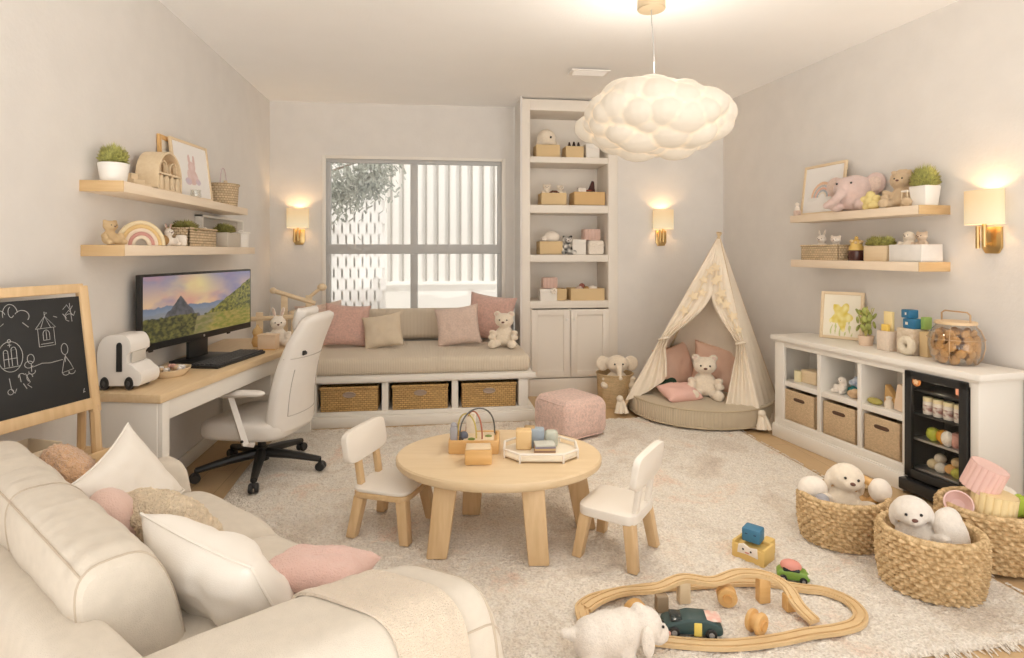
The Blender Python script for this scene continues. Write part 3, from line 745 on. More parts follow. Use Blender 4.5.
g.obj('piping', plain('pad piping', (.55, .45, .31), .9), o)

# ------------------------------------------------------------------ blackboard easel
t = EAS = thing('blackboard_easel', 'pale wooden easel with a chalk-drawn blackboard beside the desk', 'easel', (-1.618, 2.617, .0), 0)
bd_ = Vector((.15, .39, 0)).normalized(); rz = math.degrees(math.atan2(bd_.y, bd_.x))
t.rotation_euler = (0, 0, R(rz))          # local X along the board (to the far side), -Y towards the room
lean = R(-8)
bw, bz0, bz1 = .218, .81, 1.36
ML = Matrix.Translation((0, -.055, .8)) @ Euler((lean, 0, 0)).to_matrix().to_4x4() @ Matrix.Translation((0, 0, -.8))
def lp(p): return ML @ Vector(p)
g = G()
def lbox(g, c, d, r=.004):
    t_ = bmesh.new(); bmesh.ops.create_cube(t_, size=1)
    for v in t_.verts: v.co = Vector((v.co.x * d[0], v.co.y * d[1], v.co.z * d[2]))
    bmesh.ops.bevel(t_, geom=list(t_.edges), offset=r, segments=2, profile=.5, affect='EDGES')
    g._add(t_, ML @ Matrix.Translation(c))
lbox(g, (-bw + .01, 0, 1.07), (.04, .03, .56)); lbox(g, (bw - .01, 0, 1.07), (.04, .03, .56)); lbox(g, (0, 0, bz1 - .02), (2 * bw - .02, .028, .04)); lbox(g, (0, 0, bz0 + .02), (2 * bw - .02, .028, .05))
g.obj('frame', OAKZ, t)
g = G(); lbox(g, (0, .002, 1.07), (2 * bw - .05, .012, .47), .002); board = g.obj('blackboard', plain('slate', (.022, .022, .022), .75, var=.25, vscale=8), t)
for s in (-1, 1):
    g = G(); a, b = lp((s * (bw - .01), 0, .82)), lp((s * (bw - .01), 0, 1.33)); g.tube([(s * (bw - .005), -.10, 0), a], [.022, .02], 8); g.obj('leg', OAKZ, t)
    g = G(); g.tube([(s * (bw + .005), .055, 0), (s * (bw - .0), .015, 1.3)], [.018, .016], 8); g.obj('leg', OAKZ, t)
g = G(); g.box((.02, -.035, .60), (.50, .20, .022), .004); g.box((.02, -.135, .615), (.50, .014, .045), .003); g.obj('tray', OAK, t)
CH = plain('chalk', (.40, .39, .37), .95)
def chalk(strokes, cx, cz, s, w=.0013):
    g = G()
    for st in strokes: 
        P = [lp((cx + x * s, -.0055, cz + z * s)) for x, z in st]
        if len(P) > 1: g.tube(P, w, 4)
    g.obj('chalk_drawing', CH, board)
arc = lambda cx, cz, rx, rz_, a, b, n=14: [(cx + rx * cos(R(a + (b - a) * i / n)), cz + rz_ * sin(R(a + (b - a) * i / n))) for i in range(n + 1)]
# turret
chalk([[(-.4, 0), (-.4, .9), (.4, .9), (.4, 0), (-.4, 0)], [(-.5, .9), (0, 1.5), (.5, .9), (-.5, .9)], [(-.25, .9), (0, 1.5), (.25, .9)], [(-.16, .3), (-.16, .6)] + arc(0, .6, .16, .2, 180, 0) + [(.16, .3), (-.16, .3)], [(0, .3), (0, .75)], [(0, 1.5), (0, 1.72), (.14, 1.65), (0, 1.58)], [(-.3, .12), (.3, .12)], [(.45, 1.45), (.62, 1.38)]], .03, 1.11, .082)
# round door
chalk([arc(0, 0, .55, .72, 0, 360, 28), [(-.4, -.5), (.4, -.5)], [(-.3, -.45), (-.3, .2), (-.1, .2), (-.1, -.45)], [(.05, -.45), (.05, .3), (.28, .3), (.28, -.45)], arc(-.2, .2, .1, .14, 180, 0), arc(.16, .3, .11, .14, 180, 0), [(-.32, -.1), (.3, -.1)], [(0, .45), (0, .62)], [(-.08, .55), (.08, .55)], arc(0, .74, .07, .08, 0, 360)], -.115, 1.09, .082)
# cloud scribble
chalk([arc(-.6, 0, .35, .4, 200, 20), arc(0, .1, .4, .6, 190, 10), arc(.6, -.05, .4, .35, 150, -40), [(-.95, -.2), (-.6, -.5), (-.4, -.35)], [(-1.0, -.6), (-.7, -.75)], [(.6, -.4), (.9, -.7)], arc(.05, .25, .15, .3, 100, 320)], -.10, 1.245, .07)
# scribbles top corner
chalk([[(-.4, .3), (-.1, .6), (.1, .2), (.3, .5)], [(-.3, -.1), (0, .2), (.3, -.2), (.45, .1)], arc(0, -.3, .3, .25, 30, 260), [(.1, .7), (.15, -.6)], [(-.45, 0), (-.2, -.35)]], .135, 1.235, .062)
# garden below the turret
chalk([arc(-.9, .1, .16, .22, 0, 360), arc(-1.0, -.15, .2, .16, 30, 330), [(-.85, -.3), (-.4, -.2), (0, -.25), (.6, -.2)], arc(.75, .3, .17, .28, 0, 360), [(.75, 0), (.72, -.35)], [(.75, -.05), (.95, -.4), (1.1, -.75), (.5, -.85), (.62, -.4), (.72, -.1)], arc(.7, -.85, .17, .15, 180, 360), arc(1.0, -.85, .17, .14, 180, 360), [(-.9, -.15), (-.92, -.5)], arc(-.9, -.5, .15, .12, 160, 380)], .035, 1.06, .085)
chalk([[(-.5, .3), (-.45, -.3), (-.3, -.5), (-.2, -.3)], arc(-.5, -.4, .14, .14, 0, 360), [(0, .4), (.05, 0)], arc(.1, .3, .16, .14, 20, 200), [(.3, .4), (.5, -.1), (.35, -.2), (.55, -.4)], arc(.5, .15, .15, .2, 0, 250), [(.15, -.1), (.3, -.4)]], -.09, .985, .075)
chalk([[(0, 0), (.2, .6)], [(.05, .1), (.3, .1)]], .16, .885, .03)
# bin resting on the easel tray
g = G(); w = .14
g.box((0, .085, .06), (w, .006, .12), .002)
for s in (-1, 1): g.box((s * w / 2, .0, .06), (.008, .17, .12), .003)
g.box((0, -.085, .055), (w, .008, .11), .003); g.box((0, 0, .004), (w, .17, .008)); g.ball((.04, -.09, .075), (.006, .003, .006), u=8, v=6)
o = g.obj('chalk_bin', plain('beige bin', (.66, .55, .40), .6), loc=(-1.60, 2.53, .612), rot=(0, 0, R(rz))); tag(o, 'beige open bin standing on the ledge of the blackboard easel', 'bin')

# ------------------------------------------------------------------ monitor with a landscape on screen
m0, m1 = Vector((-1.657, 3.516, 0)), Vector((-1.397, 4.62, 0)); mc = (m0 + m1) / 2; md = (m1 - m0).normalized(); mrz = math.degrees(math.atan2(md.y, md.x))
MW, MZ0, MZ1 = 1.134, .925, 1.365
t = thing('computer_monitor', 'wide black monitor showing a mountain sunset on the desk', 'monitor', (mc.x, mc.y, .79), mrz)
g = G(); g.box((0, .0, (MZ0 + MZ1) / 2 - .79), (MW, .035, MZ1 - MZ0), .006); g.obj('housing', BLACK, t)
sw, sz0, sz1 = MW - .03, MZ0 + .042 - .79, MZ1 - .014 - .79
nx, nz = 260, 110
g = G(); g.grid(lambda u, v: (-sw / 2 + sw * u, -.0185, sz0 + (sz1 - sz0) * v), nx, nz)
scr = g.obj('screen', vcol('screen picture', .2, emit=.42), t, smooth=0)
fb = lambda x, y, o=4: sum(noise.noise(Vector((x * 2 ** k, y * 2 ** k, 7.3))) / 2 ** k for k in range(o))
mixc = lambda a, b, k: tuple(x + (y - x) * max(0, min(1, k)) for x, y in zip(a, b))
def screen_col(u, v):
    x = u * 2.5; y = v
    sky = mixc((.95, .62, .36), (.22, .24, .45), (v - .55) / .5)
    glow = math.exp(-((u - .42) / .16) ** 2 - ((v - .82) / .26) ** 2)
    cl = fb(x * 1.6 + .3 * v, y * 4) * .9 + .1
    c = mixc(sky, (1.0, .78, .36), glow * 1.05); c = mixc(c, (.82, .36, .30), max(0, cl) * 1.2 * (1 - glow * .7)); c = mixc(c, (.30, .27, .42), max(0, fb(x * 1.2 + 5, y * 3)) * (1.5 - glow) * (.2 + v))
    h1 = .50 + .05 * fb(x * 3, 1) + .05 * math.exp(-((u - .05) / .15) ** 2)
    if v < h1: c = mixc((.20, .25, .34), (.40, .42, .46), (h1 - v) * 5)
    h2 = .42 + .03 * fb(x * 5, 3)
    if v < h2: c = mixc((.28, .30, .33), (.42, .38, .32), (h2 - v) * 4)
    pk = .66 - abs(u - .29) * (2.0 + .5 * noise.noise(Vector((u * 30, 2, 0)))) - .03
    pk += .04 * math.exp(-((u - .29) / .05) ** 2)
    if v < pk and v > .2: c = mixc((.075, .075, .08), (.16, .16, .17), .5 + fb(u * 30, v * 14) * .8)
    hr = .34 + max(0, (u - .55)) * 1.15 + .03 * fb(u * 14, 6)
    if u > .5 and v < hr: c = mixc((.055, .065, .012), (.34, .30, .05), .45 + fb(u * 40, v * 22) * 1.0 + (v - .3) * .3)
    fl = .36 - .13 * max(0, (u - .30)) + .02 * fb(u * 20, 9)
    if v < .30 + .03 * fb(u * 6, 5):
        c = mixc((.36, .29, .13), (.22, .21, .06), .5 + fb(u * 16, v * 24) * 1.2)
        path = .52 + (.31 - v) * -.25
        c = mixc(c, mixc((.24, .25, .04), (.50, .36, .10), .5 + fb(u * 22, v * 30)), (u - path - .02 - v * .2 + .06 * fb(u * 9, v * 14)) * 14)
    if u < .44 - (.36 - v) * .1 and v < .36 + .02 * fb(u * 25, 4): c = mixc((.035, .04, .015), (.22, .20, .05), .4 + fb(u * 34, v * 26) * 1.1)
    return c
me = scr.data; ca = me.color_attributes.new('Col', 'FLOAT_COLOR', 'POINT')
for i, v in enumerate(me.vertices):
    c = screen_col((v.co.x + sw / 2) / sw, (v.co.z - sz0) / (sz1 - sz0)); ca.data[i].color = (*[max(0, k) for k in c], 1)
g = G(); g.box((0, .03, .08), (.20, .02, .22), .004); g.obj('stand', BLACK, t)
g = G(); g.prism([(-.165, -.11), (.165, -.11), (.18, -.09), (.18, .10), (-.18, .10), (-.18, -.09)], .016, r=.003); g.obj('base', BLACK, t, (.0, .0, 0))
g = G(); g.lathe([(0, 0), (.008, 0), (.008, .002), (0, .002)], 16, (0, -.0178, MZ0 + .02 - .79), rot=(R(90), 0, 0)); g.obj('emblem', STEEL, t)
for x in (-.47, .30):
    g = G(); g.box((x, -.002, MZ0 - .794), (.028, .014, .014), .003); g.obj('control_stub', BLACK, t)
# keyboard
t = thing('keyboard', 'black full-size keyboard on the wooden desk top', 'keyboard', (-1.325, 3.985, .79), mrz)
g = G(); g.box((0, 0, .009), (.55, .19, .018), .005); g.obj('case', BLACK, t)
g = G()
for r in range(6):
    x = -.265
    while x < .255:
        w = .024 if not (r == 0 and -.14 < x < .0) else .13
        w = min(w, .262 - x); g.box((x + w / 2, -.075 + r * .029, .023), (w - .004, .024, .011), .002, 1); x += w
g.obj('keys', plain('key caps', (.055, .055, .06), .5), t)

# ------------------------------------------------------------------ office chair
t = thing('office_chair', 'white upholstered office chair with black castor base at the desk', 'office chair', (-1.165, 4.13, .02), -105); t.scale = (1.1, 1.1, 1.0)
WL = plain('white leatherette', (.80, .76, .71), .42, var=.03, vscale=12, bump=.04, bscale=200)
for i in range(5):
    a = R(24 + 72 * i); c, s_ = cos(a), sin(a)
    g = G(); P = [(.03 * c, .03 * s_, .12), (.18 * c, .18 * s_, .105), (.36 * c, .36 * s_, .075)]
    t_ = []
    for k, (p, w, h) in enumerate(zip(P, (.034, .028, .02), (.026, .02, .014))): pass
    g.tube(P, [.033, .027, .019], 10); o = g.obj('base_spoke', BLACK, t)
    g = G()
    for k in (-1, 1): g.lathe([(0, -.011), (.024, -.011), (.029, -.006), (.029, .006), (.024, .011), (0, .011)], 18, (.365 * c - s_ * .016 * k, .365 * s_ + c * .016 * k, .029), rot=(R(90), 0, a))
    g.cyl((.36 * c, .36 * s_, .03), (.36 * c, .36 * s_, .085), .009); g.box((.365 * c, .365 * s_, .045), (.03, .05, .03), .008, rot=(0, 0, a)); g.obj('castor', BLACK, o)
g = G(); g.cyl((0, 0, .07), (0, 0, .16), .042, .036); g.cyl((0, 0, .16), (0, 0, .26), .024); g.box((0, .0, .245), (.2, .24, .04), .01); g.obj('gas_column', BLACK, t)
g = G()
def seatf(u, v):
    a = 2 * pi * u; c, s_ = cos(a), sin(a); ph = (v - .5) * pi
    k = abs(cos(ph)) ** .35
    return (.265 * math.copysign(abs(c) ** .45, c) * k, .27 * math.copysign(abs(s_) ** .5, s_) * k - .015, .335 + .075 * math.copysign(abs(sin(ph)) ** .55, sin(ph)) - .02 * (s_ < 0) * abs(s_) ** 3 * k)
g.grid(seatf, 48, 20, closed_u=True); g.obj('seat', WL, t, smooth=60)
def backf2(u, v):
    a = 2 * pi * u; z = .33 + .745 * v
    w = .235 - .05 * v - .03 * max(0, v - .75) * 3; w *= min(1, (max(0, 1 - ((v - .93) / .07) ** 2) ** .5 if v > .93 else 1) * .5 + .5) * (1 if v > .04 else .93)
    th = .055 - .012 * v; th *= (max(.05, 1 - ((v - .93) / .07) ** 2) ** .5 if v > .93 else 1)
    cy = .235 + .17 * v + .05 * sin(pi * v) * -1
    c, s_ = cos(a), sin(a); x = w * math.copysign(abs(c) ** .5, c); y = cy + th * math.copysign(abs(s_) ** .6, s_) - .05 * (x / .22) ** 2
    return (x, y, z)
g = G(); g.grid(backf2, 48, 40, closed_u=True); bmesh.ops.holes_fill(g.bm, edges=[e for e in g.bm.edges if e.is_boundary], sides=0)
bk = g.obj('backrest', WL, t, smooth=60)
GRY = plain('seam grey', (.50, .46, .42), .6)
g = G()
def on_back(x, v, d=.0015):
    a = math.acos(max(-1, min(1, math.copysign((abs(x)) ** 2, x)))); p = backf2(a / (2 * pi), v); return Vector((p[0], p[1] + d, p[2]))
g.tube([on_back(x / 10, .62) for x in range(-10, 11)], .003, 5); g.tube([on_back(.72, .12 + .4 * i / 12) for i in range(13)] , .0025, 5); g.tube([on_back(-.72, .12 + .4 * i / 12) for i in range(13)], .0025, 5); g.tube([on_back(x / 10, .12) for x in range(-7, 8)], .0025, 5)
g.obj('stitching', GRY, bk)
g = G(); p = on_back(.55, .66, 0); g.box(p, (.045, .01, .03), .003); g.obj('slot', BLACK, bk)
g = G(); g.pillow(.25, .16, .09, 12, .05); g.obj('headrest', WL, t, (0, .285, 1.03), (R(-10), 0, 0), smooth=70)
for s in (-1, 1):
    g = G(); 
    def af(u, v):
        a = 2 * pi * v; y = -.24 + .43 * u; e = (max(0, 1 - (2 * u - 1) ** 6)) ** .5; c, s_ = cos(a), sin(a)
        return (s * .285 + (.045 - .012 * abs(2 * u - 1)) * e * c, y, .595 - .03 * (1 - u) ** 2 + .022 * e * s_)
    g.grid(af, 24, 20); o = g.obj('armrest', WL, t, smooth=70)
    g = G(); g.tube([(s * .28, -.03, .58), (s * .285, .07, .275), (s * .24, .09, .262)], [.021, .023, .02], 4); g.obj('arm_post', WL, o)
    g = G(); g.lathe([(0, 0), (.009, 0), (.009, .006), (0, .006)], 12, (s * .304, .062, .30), rot=(0, R(90) * s, 0)); g.obj('bolt', BLACK, o)

# ------------------------------------------------------------------ play table and two little chairs
t = thing('play_table', 'round pale wooden low play table on the rug', 'table', (.34, 3.122, .018), -7.5)
g = G(); g.lathe([(0, .345), (.535, .345), (.545, .352), (.55, .36), (.55, .383), (.543, .391), (.53, .393), (0, .393)], 96, sy=.42 / .55); g.obj('tabletop', wood('table maple', (.76, .59, .38), (.70, .53, .32), 0, 7), t)
Rm = Matrix.Rotation(R(7.5), 3, 'Z')
for x, y in ((-.007, 2.85), (.497, 2.721), (.196, 3.322), (.827, 3.058)):
    p = Rm @ Vector((x - .34, y - 3.122, 0)); p = p * .95; q_ = p * .86
    g = G(); b = bmesh.new(); bmesh.ops.create_cube(b, size=1); ra = math.atan2(p.y, p.x)
    for v in b.verts:
        h = v.co.z > 0; k = q_ if h else p; w = .112 if h else .10
        xx, yy = v.co.x * w, v.co.y * w; v.co = Vector((k.x + xx, k.y + yy, .35 if h else 0))
    bmesh.ops.bevel(b, geom=list(b.edges), offset=.008, segments=2, profile=.5, affect='EDGES'); g._add(b); g.obj('leg', OAKZ, t)
CHW = plain('chair white', (.82, .765, .69), .5)
def kid_chair(label, loc, rz, white):
    t = thing('child_chair', label, 'chair', loc, rz, 'little chairs at the play table')
    def sq(u):
        a = 2 * pi * u; c, s_ = cos(a), sin(a); return (.155 * math.copysign(abs(c) ** .35, c), .15 * math.copysign(abs(s_) ** .35, s_))
    P = [sq(i / 40) for i in range(40)]
    if white:
        g = G(); g.prism(P, .045, off=.205, r=.012, seg=3); g.obj('seat', CHW, t)
    else:
        g = G(); g.prism(P, .03, off=.205, r=.006); g.obj('seat_frame', OAK, t)
        g = G(); g.prism([(x * .99, y * .99) for x, y in P], .018, off=.235, r=.007, seg=3); g.obj('seat', CHW, t, label='white seat top')
    for sx in (-1, 1):
        for sy in (-1, 1):
            g = G(); b = bmesh.new(); bmesh.ops.create_cube(b, size=1)
            for v in b.verts:
                h = v.co.z > 0; w = .054 if h else .048
                v.co = Vector((sx * (.115 if h else .145) + v.co.x * w, sy * (.11 if h else .142) + v.co.y * w, .212 if h else 0))
            bmesh.ops.bevel(b, geom=list(b.edges), offset=.006, segments=2, profile=.5, affect='EDGES'); g._add(b); g.obj('leg', OAKZ, t)
    for sx in (-1, 1):
        g = G(); g.box((sx * .085, .128 + .01, .32), (.04, .026, .17), .006, rot=(R(-8), 0, 0)); g.obj('back_post', CHW if white else OAKZ, t)
    g = G()
    g.prism([(.185 * math.copysign(abs(cos(2 * pi * i / 40)) ** .4, cos(2 * pi * i / 40)), .085 * math.copysign(abs(sin(2 * pi * i / 40)) ** .4, sin(2 * pi * i / 40))) for i in range(40)], .034, 'XZ', -.017, .008, 3)
    g.obj('backrest', CHW, t, (0, .158, .455), (R(-9), 0, 0)); return t
kid_chair('little chair with white seat on a wooden frame, beside the table facing the baskets', (-.225, 3.19, .018), 66, False).scale = (1.08, 1.08, 1.0)
kid_chair('little chair with thick white seat and white back posts, near the toy blocks', (.89, 2.79, .018), -129.7, True)

# ------------------------------------------------------------------ pouffe
g = G(); g.box((0, 0, .15), (.40, .40, .29), .07, 6)
for v in g.bm.verts:
    k = 1 + .06 * (1 - ((v.co.z - .15) / .15) ** 2); q_ = noise.noise(v.co * 7) * .012; v.co = Vector((v.co.x * k, v.co.y * k, v.co.z + (.02 * (1 - (v.co.x / .2) ** 2) if v.co.z > .2 else 0) + q_ * .5))
o = g.obj('pouffe', PPINK, loc=(1.085, 4.63, .018), rot=(0, 0, R(28)), smooth=70); o.scale = (1.08, 1.08, 1.05); tag(o, 'square pale pink boucle pouffe before the bookcase doors', 'pouffe')
o.data.materials[0] = plain('pouffe boucle', (.86, .61, .53), .95, var=.28, vscale=60, bump=.9, bscale=120, sheen=.3)
g = G()
for z in (.03, .27): g.tube([(x * 1.0, y * 1.0, z) for x, y in [(.19 * math.copysign(abs(cos(2 * pi * i / 60)) ** .3, cos(2 * pi * i / 60)), .19 * math.copysign(abs(sin(2 * pi * i / 60)) ** .3, sin(2 * pi * i / 60))) for i in range(60)]], .006, 6, True)
g.obj('piping', o.data.materials[0], o)

# ------------------------------------------------------------------ big woven baskets
def rope_mat():
    m = plain('water hyacinth', (.80, .60, .35), .7, col2=(.38, .24, .10), vscale=55, detail=3); return m
ROPE = rope_mat()
def big_basket(label, loc, rz, rx, ry, h, rows=13, seed=0):
    t = thing('toy_basket', label, 'basket', loc, rz, 'big oval braided baskets')
    n = 288; nv = rows * 7
    def f(u, v):
        a = 2 * pi * u; r_ = v * rows; i = int(min(rows - 1, r_)); w = r_ - i
        k = .86 + .14 * min(1, v * 3.0) + .02 * sin(pi * v); k = .90 + .10 * sin(min(1, v * 1.6) * pi / 2)
        st = sin(a * 30 + (i % 2) * pi + (w - .5) * 1.6)
        b = sin(pi * w) ** .6 * (.010 + .009 * st) + noise.noise(Vector((cos(a) * 9, sin(a) * 9, i * 3.1 + seed))) * .0018
        return ((rx * k + b) * cos(a), (ry * k + b) * sin(a), h * v + noise.noise(Vector((cos(a) * 2, sin(a) * 2, seed))) * .006 * v)
    g = G(); g.grid(f, n, nv, closed_u=True)
    g.grid(lambda u, v: ((rx - .022) * (.9 + .1 * v) * cos(-2 * pi * u), (ry - .022) * (.9 + .1 * v) * sin(-2 * pi * u), .02 + (h - .02) * v + .004 * sin(v * 60)), 90, 40, closed_u=True)
    g.lathe([(0, .012), (.9 * rx, .012)], 60, sy=ry / rx); g.obj('body', ROPE, t, smooth=80)
    g = G(); N = 220
    for k in range(3):
        P = [((rx - .008 + .009 * cos(a * 40 + k * 2.094)) * cos(a), (ry - .008 + .009 * cos(a * 40 + k * 2.094)) * sin(a), h + .004 + .009 * sin(a * 40 + k * 2.094)) for a in [2 * pi * i / N for i in range(N)]]
        g.tube(P, .0085, 6, True)
    g.obj('rim', ROPE, t, smooth=80); return t
# back, front and third basket
B1, B2, B3 = (2.085, 2.75, .018), (2.175, 2.315, .018), (2.655, 2.49, .018)
big_basket('braided basket farthest from the camera, with a cream plush and white paws', B1, -10, .21, .172, .222, 12, 1)
big_basket('braided basket with the grey-white plush, nearest the train track', B2, -20, .20, .172, .245, 13, 4)
big_basket('braided basket with pink and yellow toys below the fridge', B3, -15, .205, .19, .25, 12, 8)
# ------------------------------------------------------------------ soft toys and small makers
NOSE = plain('brown nose', (.16, .07, .05), .5)
def eyes(t, head, pts, r):
    for p in pts:
        g = G(); g.ball(p, (r, r * .7, r), u=10, v=8); g.obj('eye', DARK, head)
def plush(name, label, cat, loc, rz, s, m, kind='bear', group=None, inner=None, tilt=(0, 0), vox=.026, legs=True, arms=True):
    """sitting soft toy about .9*s tall, facing local -Y"""
    t = thing(name, label, cat, loc, rz, group); t.rotation_euler = (R(tilt[0]), R(tilt[1]), R(rz))
    g = G(); S_ = lambda x, y, z: (x * s * 1.28, y * s * 1.12, z * s)
    g.ball(S_(0, .02, .27), S_(.19, .16, .25)); g.ball(S_(0, 0, .18), S_(.2, .18, .17))
    for k in (-1, 1): g.ball(S_(k * .2, -.09, .33), S_(.075, .17, .075), (R(-25), 0, R(k * 18))); g.ball(S_(k * .22, -.2, .25), S_(.08, .08, .075))
    for k in ((-1, 1) if legs else ()):
        g.ball(S_(k * .15, -.2, .09), S_(.09, .19, .09), (0, 0, R(k * 14))); g.ball(S_(k * .19, -.36, .11), S_(.095, .07, .11))
    hz = .66; hx = {'bear': 1.16, 'elephant': 1.1}.get(kind, 1.05); H_ = lambda x, y, z: (x * s * hx, y * s * 1.1, z * s)
    g.ball(H_(0, -.03, hz), H_(.21, .185, .185))
    if kind == 'bear':
        g.ball(H_(0, -.18, hz - .05), H_(.085, .075, .065))
        for k in (-1, 1): g.ball(H_(k * .155, 0, hz + .155), H_(.078, .045, .078))
    if kind == 'elephant':
        for k in (-1, 1): g.ball(H_(k * .27, .03, hz + .0), H_(.145, .045, .17), (0, R(k * 18), R(-k * 20)))
        g.tube([H_(0, -.16, hz - .02), H_(0, -.27, hz - .10), H_(0, -.30, hz - .2), H_(.02, -.34, hz - .27)], [.075 * s, .062 * s, .05 * s, .045 * s], 12)
    if kind == 'bunny':
        g.ball(H_(0, -.17, hz - .05), H_(.08, .06, .055))
        for k in (-1, 1): g.ball(H_(k * .11, .03, hz + .30), H_(.058, .035, .17), (0, R(k * 14), 0))
    if kind == 'puppy':
        g.ball(H_(0, -.17, hz - .05), H_(.10, .09, .075))
        for k in (-1, 1): g.ball(H_(k * .195, .02, hz - .08), H_(.05, .075, .15), (0, R(-k * 8), 0))
    if kind == 'lion':
        for i in range(14): a = 2 * pi * i / 14; g.ball(H_(.21 * cos(a), .03, hz + .01 + .20 * sin(a)), H_(.07, .05, .07), u=12, v=8)
        g.ball(H_(0, -.18, hz - .05), H_(.09, .07, .065))
        for k in (-1, 1): g.ball(H_(k * .16, -.03, hz + .19), H_(.055, .035, .055))
    b = g.obj('body', m, t, smooth=0); fuse(b, vox * s, 4, fur=.010 * s, fscale=.05 * s)
    eyes(t, b, [H_(k * .078, -.205, hz + .025) for k in (-1, 1)], .019 * s)
    if kind != 'elephant':
        g = G(); g.ball(H_(0, -.255, hz - .025), H_(.034, .022, .024), u=12, v=8); g.obj('nose', NOSE, b)
    if inner is not None:
        if kind == 'bear': q_ = [(H_(k * .155, -.044, hz + .155), H_(.045, .01, .045), (0, 0, 0)) for k in (-1, 1)]
        elif kind == 'elephant': q_ = [(H_(k * .28, -.012, hz), H_(.095, .012, .115), (0, R(k * 18), R(-k * 20))) for k in (-1, 1)]
        elif kind == 'bunny': q_ = [(H_(k * .11, -.002, hz + .31), H_(.032, .01, .12), (0, R(k * 14), 0)) for k in (-1, 1)]
        else: q_ = []
        for c, r_, ro in q_:
            g = G(); g.ball(c, r_, ro, 12, 8); g.obj('inner_ear', inner, b)
    return t
def blades(n, r, h, seed=0, flat=1.0, w=.0028):
    """a dense round tuft of grass, every blade a bent strip"""
    g = G(); rg = random.Random(seed)
    for i in range(int(n * 2.2)):
        a = rg.uniform(0, 2 * pi); cz = 1 - rg.random() * 1.1; sz = math.sqrt(max(0, 1 - cz * cz)); k = rg.uniform(.80, 1.06)
        tx, ty, tz = r * sz * cos(a) * k, r * sz * sin(a) * flat * k, h * (.22 + .78 * max(-.1, cz)) * k
        bx, by = tx * .45 * rg.random(), ty * .45 * rg.random()
        p = Vector((bx, by, 0)); e = Vector((tx, ty, max(.006, tz))); m_ = (p + e) * .5 + Vector((0, 0, h * .14))
        sd = Vector((-sin(a + rg.uniform(-1, 1)), cos(a), rg.uniform(-.3, .3))).normalized() * w
        v = [g.bm.verts.new(x) for x in (p - sd, p + sd, m_ + sd * .8, e, m_ - sd * .8)]
        g.bm.faces.new(v)
    return g
def potted(label, loc, rz, rt, rb, h, gr, gh, square=False, group=None, gm=None, n=420, seed=1, pm=None, cat='plant'):
    t = thing('potted_grass', label, cat, loc, rz, group)
    g = G()
    if square:
        g.box((0, 0, h / 2), (2 * rb, 2 * rb, h), .008, 2, top=(rt / rb, rt / rb))
    else: g.lathe([(0, 0), (rb * .96, 0), (rb, .006), (rt, h - .006), (rt - .004, h), (rt - .012, h), (rt - .014, h - .012), (0, h - .014)], 40)
    g.obj('pot', pm or POT, t)
    o = blades(n, gr, gh, seed).obj('grass', gm or GRASS, t, (0, 0, h - .012)); return t
def canvas_img(w, h, fn, nx=60, nz=60):
    """a printed picture in the XZ plane, its colours computed per vertex"""
    g = G(); g.grid(lambda u, v: (-w / 2 + w * u, 0, h * v), nx, nz)
    return g, fn
def picture(name, label, cat, loc, rz, w, h, fw, fm, img, tilt=-8, paper=(.84, .82, .79), depth=.018):
    t = thing(name, label, cat, loc, rz); t.rotation_euler = (R(tilt), 0, R(rz))
    g = G()
    for s in (-1, 1): g.box((s * (w / 2 - fw / 2), 0, h / 2), (fw, depth, h), .003)
    for z in (fw / 2, h - fw / 2): g.box((0, 0, z), (w - 2 * fw + .002, depth, fw), .003)
    f = g.obj('frame', fm, t)
    g = G(); g.box((0, depth * .3, h / 2), (w - fw, .004, h - fw)); g.obj('backing', CARD, t)
    g = G(); iw, ih = w - 2 * fw + .002, h - 2 * fw + .002
    g.grid(lambda u, v: (-iw / 2 + iw * u, -depth * .12, h / 2 - ih / 2 + ih * v), 90, 90)
    p = g.obj('print', vcol('printed paper', .6), t, smooth=0)
    ca = p.data.color_attributes.new('Col', 'FLOAT_COLOR', 'POINT')
    for i, v in enumerate(p.data.vertices):
        ca.data[i].color = (*img((v.co.x + iw / 2) / iw, (v.co.z - (h / 2 - ih / 2)) / ih), 1)
    return t
def carton(name, label, loc, rz, d, m, group=None, open_=True, cat='box', slot=None):
    t = thing(name, label, cat, loc, rz, group); w, dd, h = d
    g = G()
    if open_:
        th = .008
        for s in (-1, 1): g.box((s * (w / 2 - th / 2), 0, h / 2), (th, dd, h), .002); g.box((0, s * (dd / 2 - th / 2), h / 2), (w - th, th, h), .002)
        g.box((0, 0, th / 2), (w, dd, th)); g.box((0, 0, h * .55), (w - .02, dd - .02, .006))
        g.obj('body', m, t)
    else:
        g.box((0, 0, h * .4), (w * .97, dd * .97, h * .8), .003); g.obj('body', m, t)
        g = G(); g.box((0, 0, h * .86), (w, dd, h * .28), .004); g.obj('lid', m, t)
    return t
def single(name, label, cat, g, m, loc, rz=0, group=None, rot=None, smooth=40):
    o = g.obj(name, m, loc=loc, rot=rot or (0, 0, R(rz)), smooth=smooth); return tag(o, label, cat, group)

